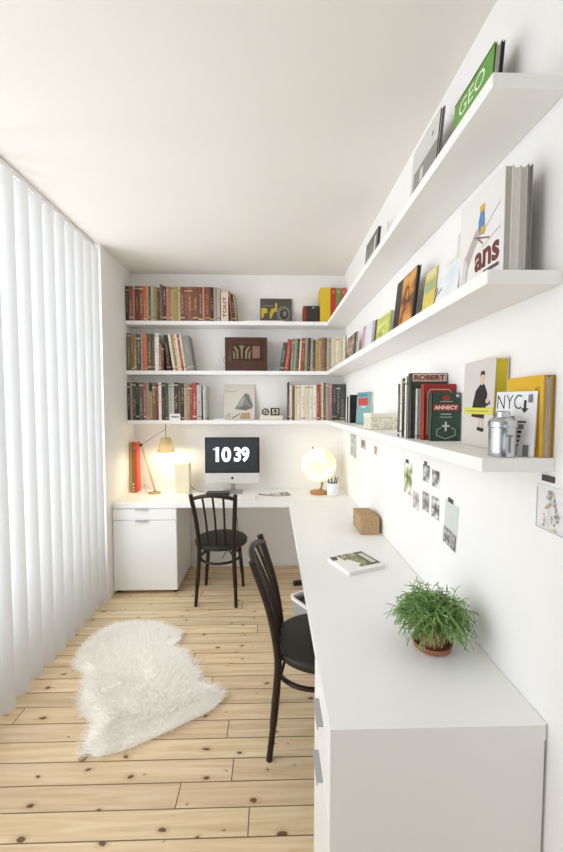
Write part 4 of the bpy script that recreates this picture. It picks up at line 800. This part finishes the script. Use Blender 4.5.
art('cover_art', ko, (0, 0, 0), EX, EZ, [(rect(0.085, 0.03, 0.155, 0.227), print_mat('album_orange', ['3a2418', '8a5428', 'c4822f', 'd69a4a', 'd9a55a'], 11)), (ell(0.150, 0.165, 0.03, 0.042, 14), hexmat('6a4022')), (ell(0.158, 0.17, 0.014, 0.024, 12), hexmat('c98f4c')), (rect(0.09, 0.018, 0.14, 0.025), hexmat('9c3a34'))])
gn = lean_book('book', 'lime green patterned booklet left of the orange and black album', 'book', 0.24, 0.155, 0.02, print_mat('lime_print', ['8f9a3c', 'c2c95e', 'd9dc92'], 24), 0.572, 2.10, Z2, 5)
for i, (hx, w_, y0, h, lb) in enumerate([('c9a2a8', 0.07, 2.45, 0.19, 'dusty pink booklet beside the dark photo on the middle right shelf'), ('d8dae0', 0.16, 2.375, 0.185, 'pale lilac booklet left of the lime green one'), ('6a4a42', 0.035, 2.165, 0.17, 'narrow brown booklet just left of the lime green one')]):
    lean_book('booklet', lb, 'booklet', w_, h, 0.012, mat('booklet_' + hx, hx, 0.55), 0.575, y0, Z2, 5)
fp = lean_book('framed_photo', 'dark-edged photo standing in the corner of the middle right shelf', 'photo', 0.30, 0.2, 0.012, mat('photo_frame_dark', '3a3a36', 0.5), 0.57, 2.92, Z2, 5)
art('cover_art', fp, (0, 0, 0), EX, EZ, [(rect(0.012, 0.01, 0.235, 0.18), print_mat('photo_mixed', ['3f4436', '8a7a60', 'b59a86', 'd5c8b4'], 26))])

# ------------------------------------------------------------------ right wall: top shelf
GT = 'covers displayed along the top right shelf'
ge = lean_book('magazine', 'green magazine titled GEO at the near end of the top shelf', 'magazine', 0.222, 0.226, 0.006, mat('geo_green', '639e38', 0.4, noise=0.12, scale=6), 0.585, 1.275, Z3, 4, mat('geo_edge', '2c2c2c', 0.6), GT)
GW = hexmat('e6efdc')
art('cover_art', ge, (0, 0, 0), EX, EZ, [(rect(0, 0.220, 0.222, 0.006), bk)])
lettering(ge, 'GEO', (0.035, 0, 0.16), EX, EZ, 0.145, 0.046, GW, 0.0, 0.0006, 'title')
lean_book('magazine', 'white magazine behind the green GEO magazine', 'magazine', 0.212, 0.225, 0.011, mat('geo_white', 'cfcac8', 0.6), 0.592, 1.268, Z3, 4, mat('geo_white_edge', 'c9c2c2', 0.8), GT)
lean_book('magazine', 'black magazine nearest the wall behind the green GEO magazine', 'magazine', 0.222, 0.23, 0.008, mat('geo_black', '2a2a2b', 0.6), 0.604, 1.274, Z3, 4, mat('geo_black_edge', '303030', 0.8), GT)
gb = lean_book('album_cover', 'grey and white album in the middle of the top right shelf', 'album', 0.25, 0.305, 0.008, mat('album_grey', 'd2d1cc', 0.5), 0.572, 1.630, Z3, 5, mat('album_dark_edge', '55524f', 0.7), GT)
art('cover_art', gb, (0, 0, 0), EX, EZ, [([(0.03, 0.0), (0.25, 0.0), (0.25, 0.2), (0.03, 0.2)], hexmat('8d8c86')), (rect(0.10, 0.13, 0.03, 0.05), hexmat('d2d1cc')), (ell(0.2, 0.25, 0.01, 0.01, 10), hexmat('8d8c86'))])
lean_book('album_cover', 'dark thin album behind the grey and white album on the top shelf', 'album', 0.25, 0.309, 0.006, mat('album_dark', '4c4a48', 0.5), 0.5825, 1.628, Z3, 5, None, GT)
g3 = lean_book('framed_photo', 'small dark grey photo at the far part of the top right shelf', 'photo', 0.27, 0.245, 0.014, mat('photo_dark', '5a5f58', 0.4), 0.572, 2.40, Z3, 5, mat('photo_edge', '444', 0.6) if False else mat('photo_edge', '444444', 0.6), GT)
art('cover_art', g3, (0, 0, 0), EX, EZ, [(rect(0.02, 0.02, 0.17, 0.175), print_mat('photo_green_grey', ['4a504a', '7d827a', 'a8aaa2'], 20)), (rect(0.2, 0.0, 0.03, 0.215), hexmat('dcdcd8'))])
lean_book('paper_card', 'white card beside the small dark photo on the top shelf', 'card', 0.06, 0.235, 0.006, WHITEP, 0.60, 2.12, Z3, 5, None, GT)

# ------------------------------------------------------------------ prints on the right wall
GP = 'prints stuck on the right wall'
BW = lambda n_: print_mat('bw_photo_%d' % n_, ['2c2c2c', '77767a', 'c9c7c4', 'e6e4e0'], 16 + 5 * n_)
def wall_print(label, y_far, y_near, z0, z1, m, margin=0.004, tape=None, name='wall_photo', tilt=0.0):
    e_ = thing(name, label, 'photo', (XR - 0.0015, y_far, z0), (0, tilt, NX), GP); w_, h_ = y_far - y_near, z1 - z0
    b_ = B(); box(b_, 0, w_, 0, 0.0012, 0, h_); obj('paper', b_, WHITEP, e_)
    art('picture', e_, (0, 0, 0), EX, EZ, [(rect(margin, margin, w_ - 2 * margin, h_ - 2 * margin), m)])
    if tape:
        b_ = B(); box(b_, tape[0], tape[1], -0.0008, -0.0002, h_ - 0.006, h_ + 0.012); obj('tape', b_, mat('dark_tape', '4c4d4c', 0.6), e_, label='dark tape strip')
    return e_
wall_print('tall green and white photo, left of the black-and-white group on the wall', 1.90, 1.788, 1.093, 1.253, print_mat('green_photo', ['4c5238', '8b9a4c', 'd8d8c2', 'efeeea'], 30, (1, 1, 0.6)), 0.003, (0.02, 0.06))
wall_print('pale mauve print low beside the tall green and white photo', 1.778, 1.697, 1.045, 1.135, print_mat('mauve_photo', ['8a8088', 'c4b9bc', 'e4e0de'], 30))
wall_print('upper left black-and-white photo of the group of four, taped above', 1.664, 1.588, 1.196, 1.276, BW(1), 0.003, (0.015, 0.045))
wall_print('upper right black-and-white photo of the group of four', 1.567, 1.492, 1.193, 1.268, BW(2), 0.003)
wall_print('lower left grey photo of the group of four', 1.664, 1.588, 1.068, 1.156, print_mat('grey_photo', ['55514d', '9a948e', 'cbc6c0'], 40), 0.003)
wall_print('lower right black-and-white photo of the group of four', 1.567, 1.488, 1.064, 1.157, BW(4), 0.003)
L_ = wall_print('long pale grey-green print taped lowest and nearest on the wall', 1.455, 1.35, 1.0, 1.175, mat('pale_green_print', 'cfd5cf', 0.6), 0.001, (0.02, 0.06), tilt=rad(6))
art('skyline', L_, (0, 0, 0), EX, EZ, [(rect(0.001, 0.001, 0.103, 0.066), print_mat('skyline_photo', ['4a4848', '8f8c8c', 'c9c8c6'], 55))], lift=0.0007)
wall_print('tall pale grey print near the corner above the pencil cup', 3.22, 2.98, 1.104, 1.311, print_mat('faint_grey_photo', ['8f9290', 'b9bbb8', 'd0d0cc'], 24), 0.012)
wall_print('small brown and white print second from the corner', 2.84, 2.69, 1.208, 1.292, print_mat('brown_photo', ['5c4a40', 'a08c80', 'ddd8d0'], 30), 0.01)
wall_print('tiny tan print third from the corner', 2.474, 2.388, 1.207, 1.281, print_mat('tan_photo', ['8a6a50', 'b9a08c', 'd8ccc0'], 30), 0.01)
pk = thing('clear_pocket', 'clear pocket with a small flowery picture taped under the near shelf end', 'picture', (XR - 0.003, 0.938, 1.222), (0, 0, NX), GP)
b = B(); box(b, 0, 0.125, 0, 0.0025, 0, 0.112, 0.0008); obj('paper', b, mat('pocket_white', 'e4e3e6', 0.25), pk)
b = B(); tube(b, [(0.004, -0.0005, 0.104), (0.003, -0.0005, 0.004), (0.122, -0.0005, 0.002)], 0.0014, 6); obj('edge_shadow', b, mat('pocket_shadow', 'b5b8c6', 0.3), pk, True)  # bluish shadow along the pocket's edges, built as a thin tube
fl_ = [hexmat(h) for h in ('b3bd98', 'e0c8c4', 'd6cf9c', '9a948e', 'd6bcae')]; rf = random.Random(3); shp = []
for i in range(34):
    zz = rf.uniform(0.005, 0.095); wd_ = 0.008 + 0.026 * (1 - zz / 0.1); shp.append((ell(0.052 + rf.uniform(-wd_, wd_), zz, rf.uniform(0.002, 0.0055), rf.uniform(0.002, 0.006), 7), rf.choice(fl_)))
shp += [(line((0.05, 0.01), (0.053, 0.09), 0.0016), fl_[3]), (ell(0.052, 0.098, 0.005, 0.006, 10), fl_[3]), (ell(0.075, 0.045, 0.006, 0.006, 10), fl_[3])]
art('picture', pk, (0, 0, 0), EX, EZ, shp)
b = B(); box(b, 0.018, 0.058, -0.001, 0.001, 0.122, 0.137); tp = obj('tape', b, mat('dark_tape', '4c4d4c', 0.6), pk, label='dark tape strip')

# ------------------------------------------------------------------ cables under the back worktop
cb = thing('power_cable', 'thin dark cable hanging loose under the back worktop', 'cable', (-0.45, D - 0.03, 0.3))
b = B(); tube(b, bez([(-0.1, 0.02, 0.36), (-0.06, 0.0, 0.30), (0.02, -0.01, 0.28), (0.08, 0.0, 0.33), (0.1, 0.02, 0.37)], 8), 0.003, 6); obj('loop', b, BLACK, cb, True)
b = B(); tube(b, bez([(-0.02, 0.012, -0.22), (0.02, 0.008, -0.15), (0.1, 0.008, -0.09), (0.13, 0.016, 0.05), (0.1, 0.02, 0.36)], 8), 0.003, 6); obj('lead', b, BLACK, cb, True)
ps = thing('power_strip', 'small black power strip on the floor under the corner of the worktop', 'power strip', (0.19, 3.15, 0.0005), (0, 0, rad(8)))
b = B(); box(b, 0, 0.16, 0, 0.05, 0, 0.03, 0.005); obj('body', b, BLACK, ps)
b = B(); box(b, 0.02, 0.045, 0.012, 0.038, 0.03, 0.038, 0.002); obj('switch', b, hexmat('6a2a28'), ps)
